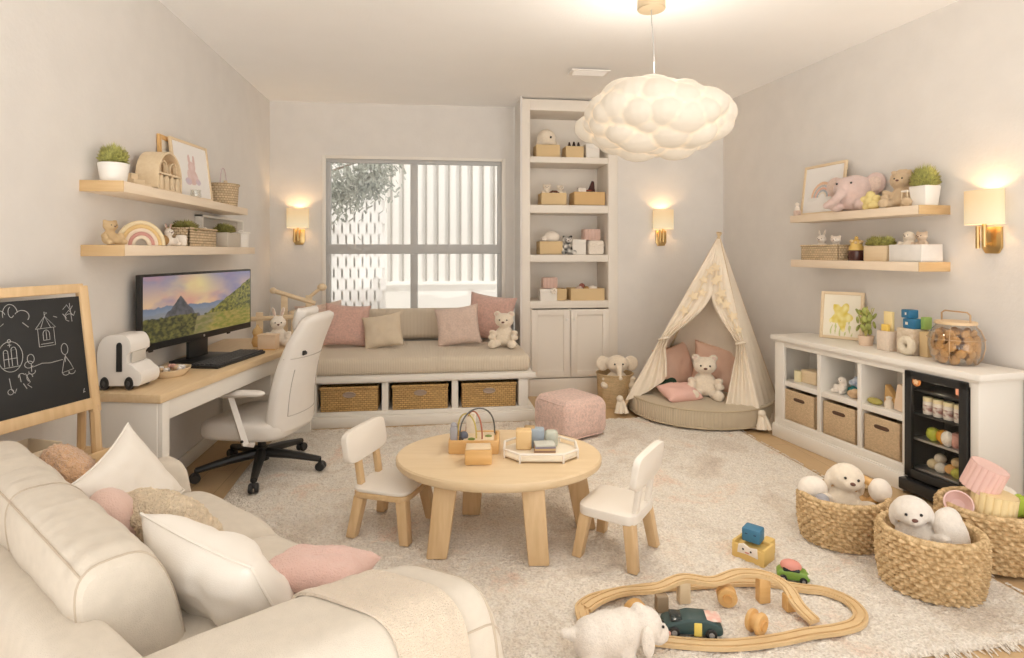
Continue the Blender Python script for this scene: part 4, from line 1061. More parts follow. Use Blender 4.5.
# ------------------------------------------------------------------ wall shelves
SHELFW = wood('pale shelf wood', (.85, .72, .565), (.80, .66, .50), 1)
def wall_shelf(label, pts, z0, z1, cap, m=SHELFW):
    g = G(); g.prism(pts, z1 - z0, off=z0, r=.003)
    o = g.obj('wall_shelf', m)
    (xa, ya), (xb, yb_) = cap; d = Vector((xb - xa, yb_ - ya)); ln = d.length
    g = G(); g.box(((xa + xb) / 2, (ya + yb_) / 2, (z0 + z1) / 2), (ln, .006, z1 - z0 + .001), .0015, rot=(0, 0, math.atan2(d.y, d.x))); g.obj('end_cap', wood('darker shelf end', (.66, .46, .24), (.56, .37, .18), 0), o)  # thin plate, darker and more golden than the board
    return tag(o, label, 'shelf', 'floating wooden wall shelves')
wall_shelf('upper wooden wall shelf above the desk with the framed bunny print', [(-1.72, 3.09), (-1.52, 3.09), (-1.52, 5.0), (-1.72, 5.0)], 1.792, 1.846, ((-1.72, 3.088), (-1.52, 3.088)))
wall_shelf('lower wooden wall shelf above the desk carrying the felt rainbow', [(-1.72, 3.10), (-1.52, 3.10), (-1.52, 5.19), (-1.72, 5.19)], 1.475, 1.53, ((-1.72, 3.098), (-1.52, 3.098)))
def rsh(y0, y1): return [(xr(y0), y0), (xr(y1), y1), (xr(y1) - .245, y1 - .0), (xr(y0) - .245, y0 - .02)][::-1]
wall_shelf('upper wooden wall shelf above the low cabinet with the pink elephant', rsh(3.38, 4.56), 1.737, 1.796, ((xr(3.38), 3.378), (xr(3.38) - .245, 3.358)))
wall_shelf('lower wooden wall shelf above the low cabinet with baskets and planter', rsh(3.38, 4.55), 1.367, 1.428, ((xr(3.38), 3.378), (xr(3.38) - .245, 3.358)))

# ------------------------------------------------------------------ things on the upper shelf by the desk
zU, zL, xs = 1.846, 1.53, -1.615
potted('round bright grass clump in a white pot on the upper desk shelf', (xs, 3.185, zU), 0, .07, .056, .098, .074, .12, seed=2)
t = thing('toy_house', 'arched wooden toy house with open windows on the upper desk shelf', 'toy house', (xs + .01, 3.66, zU), 90)
g = G(); w, h, d, th = .155, .235, .12, .012
outer = [(-w, 0)] + [(-w, h - w)] * 0 + [(w * cos(R(180 - i * 7.5)) , (h - w) + w * sin(R(180 - i * 7.5))) for i in range(25)] + [(w, 0)]
wi = w - th
inner = [(wi, 0)] + [(wi * cos(R(i * 7.5)), (h - w) + wi * sin(R(i * 7.5))) for i in range(25)] + [(-wi, 0)]
g.prism(outer + inner, d, 'XZ', -d / 2); g.box((0, 0, .006), (2 * w, d, .012)); g.box((0, 0, .10), (2 * w - .02, d, .010)); g.obj('arch_shell', BIRCH, t)
g = G(); g.prism([(x * .95, z) for x, z in outer], .006, 'XZ', d / 2 - .008); g.obj('back_panel', wood('toy house back', (.62, .42, .20), (.55, .36, .16)), t)
for cx in (-.055, .07):
    g = G(); P = circle(0, .135, .045, 0, 180, 12); Q = circle(0, .135, .038, 180, 0, 12)
    g.prism([(.045, .105)] + P + [(-.045, .105), (-.038, .105)] + Q + [(.038, .105)], .02, 'XZ', -d / 2); g.obj('window_arch', BIRCH, t, (cx, .012, 0))
for i in range(4):
    g = G(); g.prism(circle(0, .07, .022, 0, 180, 8) + [(-.022, .012), (.022, .012)], .014, 'XZ', -d / 2 + .002, .002); g.obj('fence_post', BIRCH, t, (-.105 + .07 * i, 0, 0))
g = G(); g.box((0, .0, .011), (.10, .09, .022), .003); g.box((-.01, .01, .033), (.075, .07, .022), .003); g.box((-.02, .02, .06), (.045, .05, .032), .003)
single('stepped_blocks', 'small stepped stack of wooden blocks beside the arched toy house', 'toy blocks', g, BIRCH, (xs, 3.42, zU), 70)
def bunny_img(u, v):
    c = (.84, .82, .80); x, y = (u - .5) * .66, (v - .42) * .66
    n_ = noise.noise(Vector((u * 9, v * 9, 1))) * .5 + .5
    def el(cx, cy, rx, ry): return ((x - cx) / rx) ** 2 + ((y - cy) / ry) ** 2 < 1 + (n_ - .5) * .5
    if el(0, -.02, .10, .11) or el(0, .10, .075, .07): c = mixc((.62, .42, .38), (.75, .62, .62), n_)
    if el(-.04, .19, .022, .065) or el(.05, .19, .022, .065): c = (.66, .48, .46)
    if el(-.09, -.09, .06, .045) or el(.10, -.08, .05, .04): c = mixc((.5, .5, .62), (.72, .5, .5), n_)
    return c
picture('picture_frame', 'slim honey frame standing behind the bunny print on the desk shelf', 'picture', (-1.695, 4.06, zU), 90, .38, .385, .03, HONEY, lambda u, v: (.82, .78, .7), -2)
picture('picture_frame', 'framed watercolour of a bunny leaning on the upper desk shelf', 'picture', (-1.605, 4.17, zU + .002), 84, .47, .385, .018, BIRCH, bunny_img, -7)
t = thing('glass_jar', 'tiny clear glass jar before the framed bunny print', 'jar', (-1.545, 4.02, zU)); g = G(); g.lathe([(0, 0), (.03, 0), (.034, .01), (.03, .045), (.033, .05), (.027, .05), (.026, .012), (0, .008)], 24); g.obj('body', glass('jar glass', (.95, .95, .93), .12), t)
WICK = weave('wicker pale', (.80, .62, .40), (.40, .25, .12), .026, .018, 1)
def tub(name, label, cat, loc, rt, rb, h, m, handle=None, group=None, sx=1, rz=0):
    t = thing(name, label, cat, loc, rz, group); g = G()
    g.lathe([(0, 0), (rb, 0), (rt, h), (rt - .008, h), (rb - .008, .008), (0, .008)], 40, sx=sx); g.obj('body', m, t)
    g = G(); g.tube([(rt * sx * cos(a), rt * sin(a), h) for a in [2 * pi * i / 40 for i in range(40)]], .008, 8, True); g.obj('rim', m, t)
    if handle: g = G(); g.tube([(0, -rt * cos(R(i * 9)) * handle[1], h + handle[0] * sin(R(i * 9))) for i in range(21)], handle[2], 6); g.obj('handle', handle[3], t)
    return t
tub('wicker_basket', 'round wicker basket with thin mauve handle on the upper desk shelf', 'basket', (xs, 4.72, zU), .11, .10, .16, WICK, (.13, .6, .003, plain('mauve wire', (.50, .36, .40), .5)))
for i, (dy, h) in enumerate(((-.04, .16), (.03, .15))):
    g = G(); g.lathe([(0, 0), (.012, 0), (.012, h * .6), (.018, h * .75), (.012, h), (0, h)], 16); single('wooden_peg', ('slim wooden peg poking from the wicker basket', 'short wooden peg in the far side of the wicker basket')[i], 'toy', g, BIRCH, (xs + .03, 4.72 + dy, zU + .03))

# lower desk shelf
plush('plush_bear', 'small honey plush bear at the end of the lower desk shelf', 'soft toy', (xs, 3.15, zL), 60, .145, plain('honey plush', (.72, .52, .29), .95, var=.1, bump=.8, bscale=300), 'bear', vox=.045)
t = thing('toy_rainbow', 'felt rainbow of cream, mustard and rose arches on the lower shelf', 'toy', (xs + .02, 3.42, zL), 52)
for k, (r, c) in enumerate(((.118, (.78, .66, .44)), (.098, (.70, .50, .24)), (.079, (.80, .68, .55)), (.060, (.60, .32, .28)), (.042, (.82, .72, .58)))):
    g = G(); g.tube([(r * cos(R(i * 7.5)), 0, .002 + r * sin(R(i * 7.5)) * 1.05) for i in range(25)], .0115, 10); g.obj('arch', plain('felt %d' % k, c, .95), t)
g = G(); g.ball((0, 0, .032), .032); single('pompom', 'brown pompom ball between the felt rainbow and the small rabbit', 'ball', g, plain('brown pom', (.50, .30, .12), .95, bump=1, bscale=200), (xs + .03, 3.655, zL))
plush('plush_rabbit', 'small white rabbit with pink ears on the lower desk shelf', 'soft toy', (xs + .015, 3.76, zL), 55, .125, WPLUSH, 'bunny', inner=PINK, vox=.045)
g = G(); g.box((0, 0, .035), (.06, .06, .07), .012); single('plush_cube', 'soft white cube beside the small white rabbit', 'toy', g, WPLUSH, (xs + .045, 3.865, zL), 20)
t = thing('woven_trough', 'rectangular wicker planter with a mossy clump on the lower shelf', 'planter', (xs + .005, 4.14, zL), 90); g = G(); L_, d, h = .46, .14, .115
for s in (-1, 1): g.box((s * (L_ / 2 - .006), 0, h / 2), (.012, d, h), .003); g.box((0, s * (d / 2 - .006), h / 2), (L_, .012, h), .003)
g.box((0, 0, .05), (L_ - .02, d - .02, .09)); g.obj('body', WICK, t)
g = G(); g.tube([(-L_ / 2, -d / 2, h), (L_ / 2, -d / 2, h), (L_ / 2, d / 2, h), (-L_ / 2, d / 2, h)], .008, 6, True); g.obj('rim', WICK, t)
blades(380, .095, .09, 5).obj('grass', DGRASS, t, (-.13, 0, .09))
for s in (-.08, .18): g = G(); g.ball((s, -.01, .115), (.018, .018, .022), u=10, v=8); g.obj('bloom', WPLUSH, t)
t = thing('shadow_box', 'shallow white shadow box frame at the far end of the lower shelf', 'frame', (-1.69, 4.90, zL), 90); g = G(); L_, h, d = .90, .235, .055
for s in (-1, 1): g.box((s * (L_ / 2 - .008), 0, h / 2), (.016, d, h), .002)
for z in (.008, h - .008): g.box((0, 0, z), (L_, d, .016), .002)
g.obj('frame', WHITE, t); g = G(); g.box((0, d / 2 - .006, h / 2), (L_ - .02, .006, h - .02)); g.obj('backing', plain('grey backing', (.52, .48, .43), .8), t)
t = thing('planter_box', 'grey planter box with a mossy clump before the shadow box', 'planter', (xs + .03, 4.74, zL), 90)
g = G(); g.box((0, 0, .055), (.30, .09, .11), .006); g.obj('body', plain('grey planter', (.56, .50, .42), .6), t); blades(320, .085, .085, 8).obj('grass', DGRASS, t, (-.08, 0, .105))
tub('small_bucket', 'small white bucket with wire handle inside the shadow box', 'bucket', (xs + .03, 5.04, zL), .062, .056, .12, POT, (.02, 1.0, .003, POT))

# ------------------------------------------------------------------ things on the shelves above the low cabinet
zu, zl, RW = 1.796, 1.428, -84.8
rp = lambda y, ins, z: (xr(y) - ins, y, z)
def rainbow_img(u, v):
    x, y = (u - .5), v - .33; d = math.hypot(x * 1.1, y)
    if y > 0:
        for r0, r1, c in ((.30, .345, (.40, .44, .50)), (.345, .28, 0)) [:0]: pass
        for r0, r1, c in ((.27, .33, (.80, .55, .38)), (.22, .265, (.50, .50, .52)), (.17, .215, (.78, .45, .33)), (.12, .165, (.42, .46, .52)), (.08, .115, (.80, .72, .60))):
            if r0 < d < r1: return c
    for cx in (-.26, .24):
        if ((x - cx) / .14) ** 2 + ((y + .02) / .06) ** 2 < 1: return (.80, .78, .76)
    return (.85, .83, .81)
picture('picture_frame', 'framed rainbow print leaning on the wall shelf behind the pink elephant', 'picture', rp(4.38, .11, zu), RW, .46, .42, .022, BIRCH, rainbow_img, -7)
t = thing('toy_figure', 'small white peg figure on a pink block at the end of the upper shelf', 'figurine', rp(4.53, .2, zu), RW)
g = G(); g.box((0, 0, .022), (.05, .04, .044), .006); g.obj('block', PPINK, t); g = G(); g.lathe([(0, .044), (.02, .044), (.017, .07), (.008, .078), (.016, .09), (.014, .105), (0, .112)], 20); g.obj('peg', WPLUSH, t)
# pink elephant, half lying, head towards the room
t = thing('plush_elephant', 'large pink plush elephant lying on the upper wall shelf', 'soft toy', rp(4.0, .14, zu), -60)
g = G(); g.ball((.0, 0, .16), (.125, .10, .115)); g.ball((.02, .0, .08), (.14, .10, .08)); g.ball((-.03, -.05, .17), (.095, .085, .09))
for k, z in ((-1, .19), (1, .20)): g.ball((k * .135, .02, z), (.075, .03, .085), (0, R(k * 15), 0))
g.ball((.08, -.06, .05), (.055, .075, .05)); g.ball((-.10, -.06, .04), (.05, .07, .04)); g.tube([(-.03, -.12, .15), (-.06, -.15, .09), (-.12, -.15, .05), (-.15, -.14, .04)], [.036, .034, .028, .024], 12)
PKP = plain('pink elephant plush', (.80, .60, .54), .95, var=.08, vscale=50, bump=.9, bscale=250, sheen=.4)
b = g.obj('body', PKP, t, smooth=0); fuse(b, .008, 4, .003, .012)
for p in ((-.07, -.125, .205), (.03, -.125, .205)): g = G(); g.ball(p, .008, u=10, v=8); g.obj('eye', DARK, b)
for k in (-1, 1): g = G(); g.ball((k * .138, -.008, .195), (.05, .008, .058), (0, R(k * 15), 0), 12, 8); g.obj('inner_ear', PPINK, b)
YEL = plain('yellow felt', (.82, .68, .30), .9, var=.08)
g = G()
for a in range(5): q_ = R(90 + 72 * a); g.ball((.055 * cos(q_), 0, .06 + .045 * sin(q_)), (.034, .03, .03), u=14, v=10)
g.ball((0, 0, .06), (.05, .035, .045)); g.ball((.05, -.02, .028), (.05, .035, .026))
o = single('star_cushion', 'soft yellow star toy between the pink elephant and the lion', 'soft toy', g, YEL, rp(3.80, .185, zu), RW, smooth=0); fuse(o, .007, 4)
plush('plush_lion', 'caramel plush lion sitting on the upper wall shelf', 'soft toy', rp(3.62, .11, zu), -62, .29, plain('caramel plush', (.76, .56, .34), .95, var=.1, bump=.9, bscale=260, sheen=.3), 'lion', vox=.024)
t = thing('toy_stool', 'tiny white wooden stool beside the lion on the upper shelf', 'toy', rp(3.525, .17, zu), RW); g = G(); g.box((0, 0, .105), (.05, .04, .012), .003); g.obj('seat', WPLUSH, t)
for x in (-.02, .02):
    for y in (-.015, .015): g = G(); g.cyl((x * 1.2, y * 1.2, 0), (x, y, .1), .004); g.obj('leg', BIRCH, t)
potted('round grass clump in a square white pot beside the plush lion', rp(3.44, .12, zu), RW, .064, .052, .132, .092, .165, True, seed=4, n=560)
# lower
t = thing('woven_tray_basket', 'low woven basket holding two white rabbits on the lower wall shelf', 'basket', rp(4.28, .13, zl), RW); g = G(); L_, d, h = .40, .16, .115
for s in (-1, 1): g.box((s * (L_ / 2 - .006), 0, h / 2), (.012, d, h), .003); g.box((0, s * (d / 2 - .006), h / 2), (L_, .012, h), .003)
g.box((0, 0, .03), (L_ - .01, d - .01, .06)); g.obj('body', WICK, t); g = G(); g.tube([(-L_ / 2, -d / 2, h), (L_ / 2, -d / 2, h), (L_ / 2, d / 2, h), (-L_ / 2, d / 2, h)], .008, 6, True); g.obj('rim', WICK, t)
plush('plush_rabbit', 'white rabbit in the woven basket, farther from the lamp', 'soft toy', rp(4.34, .13, zl + .055), -60, .17, WPLUSH, 'bunny', vox=.04, legs=False)
plush('plush_bear', 'white bear in the woven basket, beside the honey jar', 'soft toy', rp(4.19, .13, zl + .055), -60, .16, WPLUSH, 'bear', vox=.04, legs=False)
t = thing('lidded_jar', 'dark jar with a golden topper between basket and wooden planter', 'jar', rp(3.99, .13, zl), RW)
g = G(); g.lathe([(0, 0), (.052, 0), (.056, .01), (.056, .07), (.05, .078), (0, .078)], 28); g.obj('body', plain('dark berry', (.07, .025, .02), .25), t)
g = G(); g.lathe([(0, .078), (.05, .078), (.05, .10), (.04, .115), (.04, .13), (.03, .15), (.012, .16), (.014, .175), (0, .185)], 28); g.obj('lid', plain('golden lid', (.70, .48, .14), .4), t)
for i in range(7): g = G(); a = i * .9; g.ball((.036 * cos(a), .036 * sin(a), .135 + .006 * (i % 3)), .012, u=10, v=8); g.obj('nut', CARD, t)
t = thing('wooden_planter', 'pale wooden box planted with grass on the lower wall shelf', 'planter', rp(3.765, .13, zl), RW); g = G(); g.box((0, 0, .055), (.20, .12, .11), .005); g.obj('box', BIRCH, t)
g = G(); rg = random.Random(9)
for k in range(5): 
    o = blades(110, .055, .085, 20 + k); o.bm.transform(Matrix.Translation((-.075 + .0375 * k, rg.uniform(-.02, .02), 0))); me_ = bpy.data.meshes.new('t'); o.bm.to_mesh(me_); o.bm.free(); g.bm.from_mesh(me_); bpy.data.meshes.remove(me_)
g.obj('grass', GRASS, t, (0, 0, .104))
carton('storage_box', 'whitewashed box holding cream toys at the lower shelf end', rp(3.50, .13, zl), RW, (.245, .17, .115), plain('whitewash', (.78, .75, .71), .7, var=.06, vscale=20))
plush('plush_puppy', 'cream puppy resting in the whitewashed box, nearer the planter', 'soft toy', rp(3.545, .13, zl + .07), -75, .16, CREAM, 'puppy', vox=.04, legs=False)
plush('plush_bear', 'cream bear in the whitewashed box, at the lamp side', 'soft toy', rp(3.45, .13, zl + .07), -75, .15, plain('beige plush', (.74, .58, .43), .95, bump=.8, bscale=260), 'bear', vox=.04, legs=False)
# ------------------------------------------------------------------ bookcase contents (shelf tops 2.478, 1.978, 1.462, .965)
S1, S2, S3, S4 = 2.478, 1.978, 1.462, .965
KG = 'open kraft boxes in the bookcase'
carton('kraft_box', 'kraft box under the big round cream head on the top bookcase shelf', (1.17, 6.08, S1), 0, (.25, .2, .135), CARD, KG)
g = G(); g.ball((0, 0, .09), (.10, .09, .095)); g.ball((-.07, 0, .03), (.04, .04, .04)); g.ball((.075, 0, .03), (.04, .04, .04))
o = single('plush_ball', 'round cream plush head with one dark eye on the top bookcase shelf', 'soft toy', g, CREAM, (1.165, 6.06, S1 + .125), smooth=0); fuse(o, .01, 4)
g = G(); g.ball((.03, -.088, .085), (.011, .006, .012), u=10, v=8); g.obj('eye', DARK, o)
carton('kraft_box', 'kraft box with dark pine cones on the top bookcase shelf', (1.455, 6.08, S1), 0, (.19, .2, .125), CARD, KG)
for i, (x, z) in enumerate(((-.05, 0), (.0, .018), (.05, .006))):
    g = G()
    for k in range(5): g.lathe([(.028 - .004 * k, 0), (.006, .012)], 10, (0, 0, k * .011))
    single('pine_cone', 'small dark pine cone in a kraft box on the top bookcase shelf', 'pine cone', g, plain('dark cone', (.045, .02, .012), .7), (1.455 + x, 6.03, S1 + .118 + z * .3), group='dark pine cones on the top shelf')
carton('white_box', 'plain white box beside the pine cones, partly behind the cloud lamp', (1.655, 6.09, S1), 0, (.15, .18, .16), WHITE, None, False)
carton('kraft_box', 'kraft box holding two cream bears on the second bookcase shelf', (1.23, 6.08, S2), 0, (.265, .22, .13), CARD, KG)
plush('plush_bear', 'tiny cream bear in the second shelf kraft box, at the window side', 'soft toy', (1.165, 6.03, S2 + .08), -10, .17, CREAM, 'bear', vox=.045, legs=False)
plush('plush_bear', 'tiny cream bear in the second shelf kraft box, at the lamp side', 'soft toy', (1.305, 6.03, S2 + .08), 10, .16, CREAM, 'bear', vox=.045, legs=False)
g = G(); g.tube([(-.05, 0, .01), (-.02, -.01, .03), (.02, 0, .03), (.05, .0, .01)], .012, 8); single('felt_caterpillar', 'dark brown felt caterpillar between the two tiny cream bears', 'soft toy', g, plain('dark felt', (.14, .06, .04), .9), (1.235, 5.99, S2 + .115))
carton('kraft_box', 'wide tan box with a dark toy aeroplane on the second bookcase shelf', (1.61, 6.08, S2), 0, (.33, .24, .145), CARDT, KG)
t = thing('toy_aeroplane', 'dark toy aeroplane standing up in the wide tan box', 'toy', (1.60, 6.03, S2 + .10), 20)
PLN = plain('dark maroon', (.06, .018, .016), .5)
g = G(); g.tube([(-.12, 0, .04), (-.06, 0, .05), (.04, 0, .05), (.10, 0, .055)], [.012, .024, .022, .01], 10); g.obj('fuselage', PLN, t)
g = G(); g.prism([(.0, .05), (.06, .17), (.085, .165), (.10, .05)], .012, 'XZ', -.006, .002); g.obj('tail', PLN, t)
g = G(); g.box((-.02, 0, .06), (.05, .16, .008), .003); g.obj('wing', plain('dull red', (.30, .05, .03), .5), t)
g = G(); g.box((0, 0, .05), (.09, .05, .10), .01); single('cream_block', 'cream block lying beside the toy aeroplane', 'toy', g, WPLUSH, (1.53, 5.99, S2 + .085), 8)
carton('kraft_box', 'kraft box topped by a white ball plush on the third bookcase shelf', (1.20, 6.08, S3), 0, (.24, .22, .14), CARD, KG)
g = G(); g.ball((.02, 0, .055), (.085, .07, .065)); g.ball((-.06, -.01, .035), (.035, .035, .035)); o = single('plush_mouse', 'white sleeping mouse plush on a third shelf kraft box', 'soft toy', g, WPLUSH, (1.20, 6.05, S3 + .13), smooth=0); fuse(o, .008, 4)
plush('plush_panda', 'small black and white panda between boxes on the third shelf', 'soft toy', (1.385, 6.04, S3), 0, .23, plain('panda mottled', (.80, .77, .72), .9, col2=(.06, .06, .055), vscale=22, detail=0), 'bear', inner=DARK, vox=.03)
carton('white_box', 'square white box standing beside the panda on the third shelf', (1.50, 6.06, S3), 0, (.145, .2, .16), plain('warm white card', (.82, .78, .72), .6), None, False)
t = thing('gift_box', 'squat white box with wavy edge under the pink ribbed box', 'box', (1.685, 6.06, S3), 0); g = G(); g.box((0, 0, .075), (.165, .19, .15), .02); g.obj('body', WPLUSH, t); g = G(); g.tube([(-.08 + .16 * i / 20, -.098, .1 + .012 * sin(i * 1.3)) for i in range(21)], .008, 6); g.obj('trim', WPLUSH, t)
RPK = ribbed('ribbed pink', (.80, .56, .48), 20, 'X', .8, .8)
g = G(); g.box((0, 0, .06), (.17, .17, .12), .012); single('ribbed_box', 'pink ribbed box on top of a white box on the third shelf', 'box', g, RPK, (1.65, 6.07, S3 + .151))
carton('kraft_box', 'kraft box half hidden by white and pink boxes on the lowest open shelf', (1.28, 6.12, S4), 0, (.19, .2, .135), CARD, KG)
carton('white_box', 'small white box with a rosette on the lowest open shelf', (1.165, 6.0, S4), 0, (.18, .14, .14), plain('warm white card', (.82, .78, .72), .6), None, False)
g = G(); g.box((0, 0, .06), (.155, .12, .115), .012); single('ribbed_box', 'pink ribbed box stacked on the small white rosette box', 'box', g, RPK, (1.185, 6.0, S4 + .142))
g = G()
for i in range(6): a = i * pi / 3; g.ball((.02 * cos(a), 0, .02 * sin(a)), (.016, .012, .016), u=10, v=8)
single('rosette', 'white cloth rosette on the front of the small white box', 'ornament', g, WPLUSH, (1.215, 5.92, S4 + .12))
carton('kraft_box', 'wide kraft box of pink and white balls on the lowest open shelf', (1.59, 6.08, S4), 0, (.36, .24, .14), CARD, KG)
for i, (x, y, z, r, m, l) in enumerate(((1.51, 6.02, .12, .045, PPINK, 'blush ball in the wide kraft box, beside the dark pompoms'), (1.655, 6.02, .115, .058, WPLUSH, 'largest white ball in the wide kraft box'), (1.58, 5.99, .135, .03, plain('brown pom', (.5, .3, .12), .9), 'brown pompom between the pink and white balls'), (1.55, 6.06, .16, .032, plain('dark rose', (.34, .13, .10), .9), 'dark rose pompom at the back of the wide kraft box'))):
    g = G(); g.ball((0, 0, 0), r); single('pompom', l, 'ball', g, m, (x, y, S4 + z))

# ------------------------------------------------------------------ on the low cabinet
zc_ = .82
def yellow_img(u, v):
    x, y = u - .5, v - .5; n_ = noise.noise(Vector((u * 8, v * 8, 3))); d = math.hypot(x, y * .9)
    a = math.atan2(y, x); r_ = .26 + .07 * cos(a * 5 + 1) + .06 * n_
    if d < r_: return mixc((.68, .52, .05), (.86, .78, .36), .5 + n_)
    if y < -.1 and abs(x) < .3 and noise.noise(Vector((u * 16, v * 7, 9))) > .22: return (.55, .58, .25)
    return (.86, .80, .66)
picture('picture_frame', 'wooden framed painting of a yellow flower on the low cabinet', 'picture', (3.10, 4.12, zc_), -52, .30, .365, .022, BIRCH, yellow_img, -9, depth=.03)
t = thing('potted_plant', 'small leafy plant in a terracotta cup on the low cabinet', 'plant', (3.08, 3.83, zc_))
g = G(); g.lathe([(0, 0), (.042, 0), (.052, .07), (.046, .07), (.04, .055), (0, .055)], 28); g.obj('pot', plain('pale terracotta', (.76, .58, .43), .7), t)
g = G(); rg = random.Random(4)
for i in range(9):
    a = i * .7; h = rg.uniform(.16, .24); tx, ty = .05 * cos(a), .05 * sin(a)
    g.tube([(0, 0, .05), (tx * .5, ty * .5, .05 + h * .6), (tx, ty, .05 + h)], .003, 5)
g.obj('stem', DGRASS, t)
g = G()
for i in range(16):
    a = i * 1.1; z = .10 + .010 * i; r_ = .028 + .012 * (i % 3)
    g.ball((r_ * cos(a), r_ * sin(a), z), (.010, .022, .028), (rg.uniform(-.5, .5), rg.uniform(-.7, .7), a), 10, 6)
g.obj('leaf', plain('plant leaf', (.42, .46, .12), .5, var=.4, vscale=30), t)
carton('cream_box', 'speckled cream box holding yellow cards on the low cabinet', (3.075, 3.615, zc_), RW, (.10, .09, .135), plain('speckled cream', (.78, .66, .54), .7, var=.1, vscale=60))
g = G(); g.box((0, 0, .09), (.07, .02, .18), .003); single('yellow_card', 'pale yellow card standing in the speckled cream box', 'card', g, plain('pale yellow', (.84, .68, .34), .6), (3.085, 3.62, zc_ + .085), RW)
g = G(); g.box((0, 0, .03), (.055, .02, .06), .003); single('yellow_tag', 'small deeper yellow tag at the front of the cream box', 'card', g, plain('deep yellow', (.80, .56, .12), .6), (3.052, 3.612, zc_ + .118), RW)
g = G(); g.box((0, 0, .085), (.13, .12, .17), .008); single('cork_block', 'mottled cork block under the blue cubes on the low cabinet', 'block', g, plain('mottled cork', (.76, .66, .54), .8, col2=(.60, .48, .34), vscale=40), (3.13, 3.475, zc_), RW)
BLU = plain('toy blue', (.03, .17, .32), .45); 
t = thing('blue_cube', 'blue cube at the bottom of two on the cork block', 'toy block', (3.12, 3.455, zc_ + .17), RW); g = G(); g.box((0, 0, .032), (.085, .08, .064), .006); g.obj('cube', BLU, t); g = G(); g.box((-.012, -.041, .034), (.018, .002, .018)); g.obj('dot', WPLUSH, t)
t = thing('blue_cube', 'blue cube at the top of two on the cork block', 'toy block', (3.135, 3.50, zc_ + .234), RW - 8); g = G(); g.box((0, 0, .028), (.07, .07, .056), .006); g.obj('cube', BLU, t); g = G(); g.box((.008, -.036, .03), (.012, .002, .016)); g.obj('dot', WPLUSH, t)
g = G(); g.box((0, 0, .04), (.03, .06, .08), .004); single('green_block', 'small green block tucked behind the blue cubes', 'toy block', g, plain('leaf green', (.30, .45, .12), .5), (3.165, 3.40, zc_ + .17), RW)
g = G(); g.box((0, 0, .08), (.06, .09, .16), .006); single('tan_block', 'upright tan block beside the mottled cork block', 'block', g, CARD, (3.15, 3.365, zc_), RW)
g = G(); P = [(.038 * cos(a), .038 * sin(a)) for a in [2 * pi * i / 30 for i in range(30)]]
g.tube([(x, 0, y) for x, y in P], .026, 14, True)
single('yarn_ring', 'cream yarn ring lying against the cork block', 'toy', g, plain('cream yarn', (.80, .71, .56), .95, bump=1, bscale=120), (3.05, 3.43, zc_ + .064), RW)
# biscuit jar
JC = Vector((3.115, 3.135, zc_))
t = thing('biscuit_jar', 'large round glass jar of biscuits with a wire handle', 'jar', tuple(JC), RW)
jp = [(0, .002), (.085, .002), (.105, .012), (.128, .05), (.14, .11), (.136, .165), (.118, .21), (.10, .228), (.098, .24)]
g = G(); g.lathe(jp + [(r - .004, z + .001) for r, z in jp[::-1][:-1]] + [(0, .006)], 56); g.obj('body', glass('biscuit jar glass', (.985, .975, .96), .015), t)
g = G(); g.lathe([(0, .24), (.106, .24), (.108, .246), (.106, .256), (0, .258)], 48); g.obj('lid', plain('tan lid', (.70, .52, .32), .4), t)
g = G(); WIRE = plain('copper wire', (.58, .40, .24), .35, .7)
g.tube([(-.09, 0, .255), (-.09, 0, .30), (-.07, 0, .315), (.07, 0, .315), (.09, 0, .30), (.09, 0, .255)], .005, 6); g.obj('handle', WIRE, t)
g = G()
for z in (.155,): g.tube([(.1435 * cos(a), .1435 * sin(a), z) for a in [2 * pi * i / 48 for i in range(48)]], .0022, 5, True)
for a in (R(-62), R(28)): g.tube([((r + .003) * cos(a), (r + .003) * sin(a), z) for r, z in jp[1:]], .0022, 5)
g.obj('wire_band', WIRE, t)
BISC = plain('biscuit', (.66, .37, .13), .8, var=.35, vscale=60, bump=.8, bscale=150)
def biscuit_mesh():
    g = G(); g.ball((0, 0, 0), (.030, .030, .014), u=18, v=10)
    for v in g.bm.verts: v.co *= 1 + noise.noise(v.co * 60) * .12
    return g
proto = None; rg = random.Random(21); k = 0
for lay, (z, r, n_) in enumerate(((.035, .085, 8), (.073, .105, 10), (.112, .110, 10), (.150, .104, 9), (.183, .085, 7))):
    for i in range(n_):
        a = 2 * pi * (i + .5 * (lay % 2)) / n_ + rg.uniform(-.1, .1); p = JC + Vector((r * cos(a), r * sin(a), z))
        if a % (2 * pi) < R(120) and False: continue
        rot = (R(90 + rg.uniform(-25, 25)), 0, a + pi / 2 + rg.uniform(-.4, .4))
        if proto is None: o = proto = biscuit_mesh().obj('biscuit', BISC, smooth=60)
        else: o = proto.copy(); COL.objects.link(o)
        o.location = p; o.rotation_euler = rot; tag(o, 'golden brown round biscuit inside the glass jar on the cabinet', 'biscuit', 'biscuits in the glass jar')
for i in range(8):
    o = proto.copy(); COL.objects.link(o); o.location = JC + Vector((.045 * cos(i * .785), .045 * sin(i * .785), .19 + .004 * (i % 2))); o.rotation_euler = (rg.uniform(-.5, .5), rg.uniform(-.5, .5), 0)

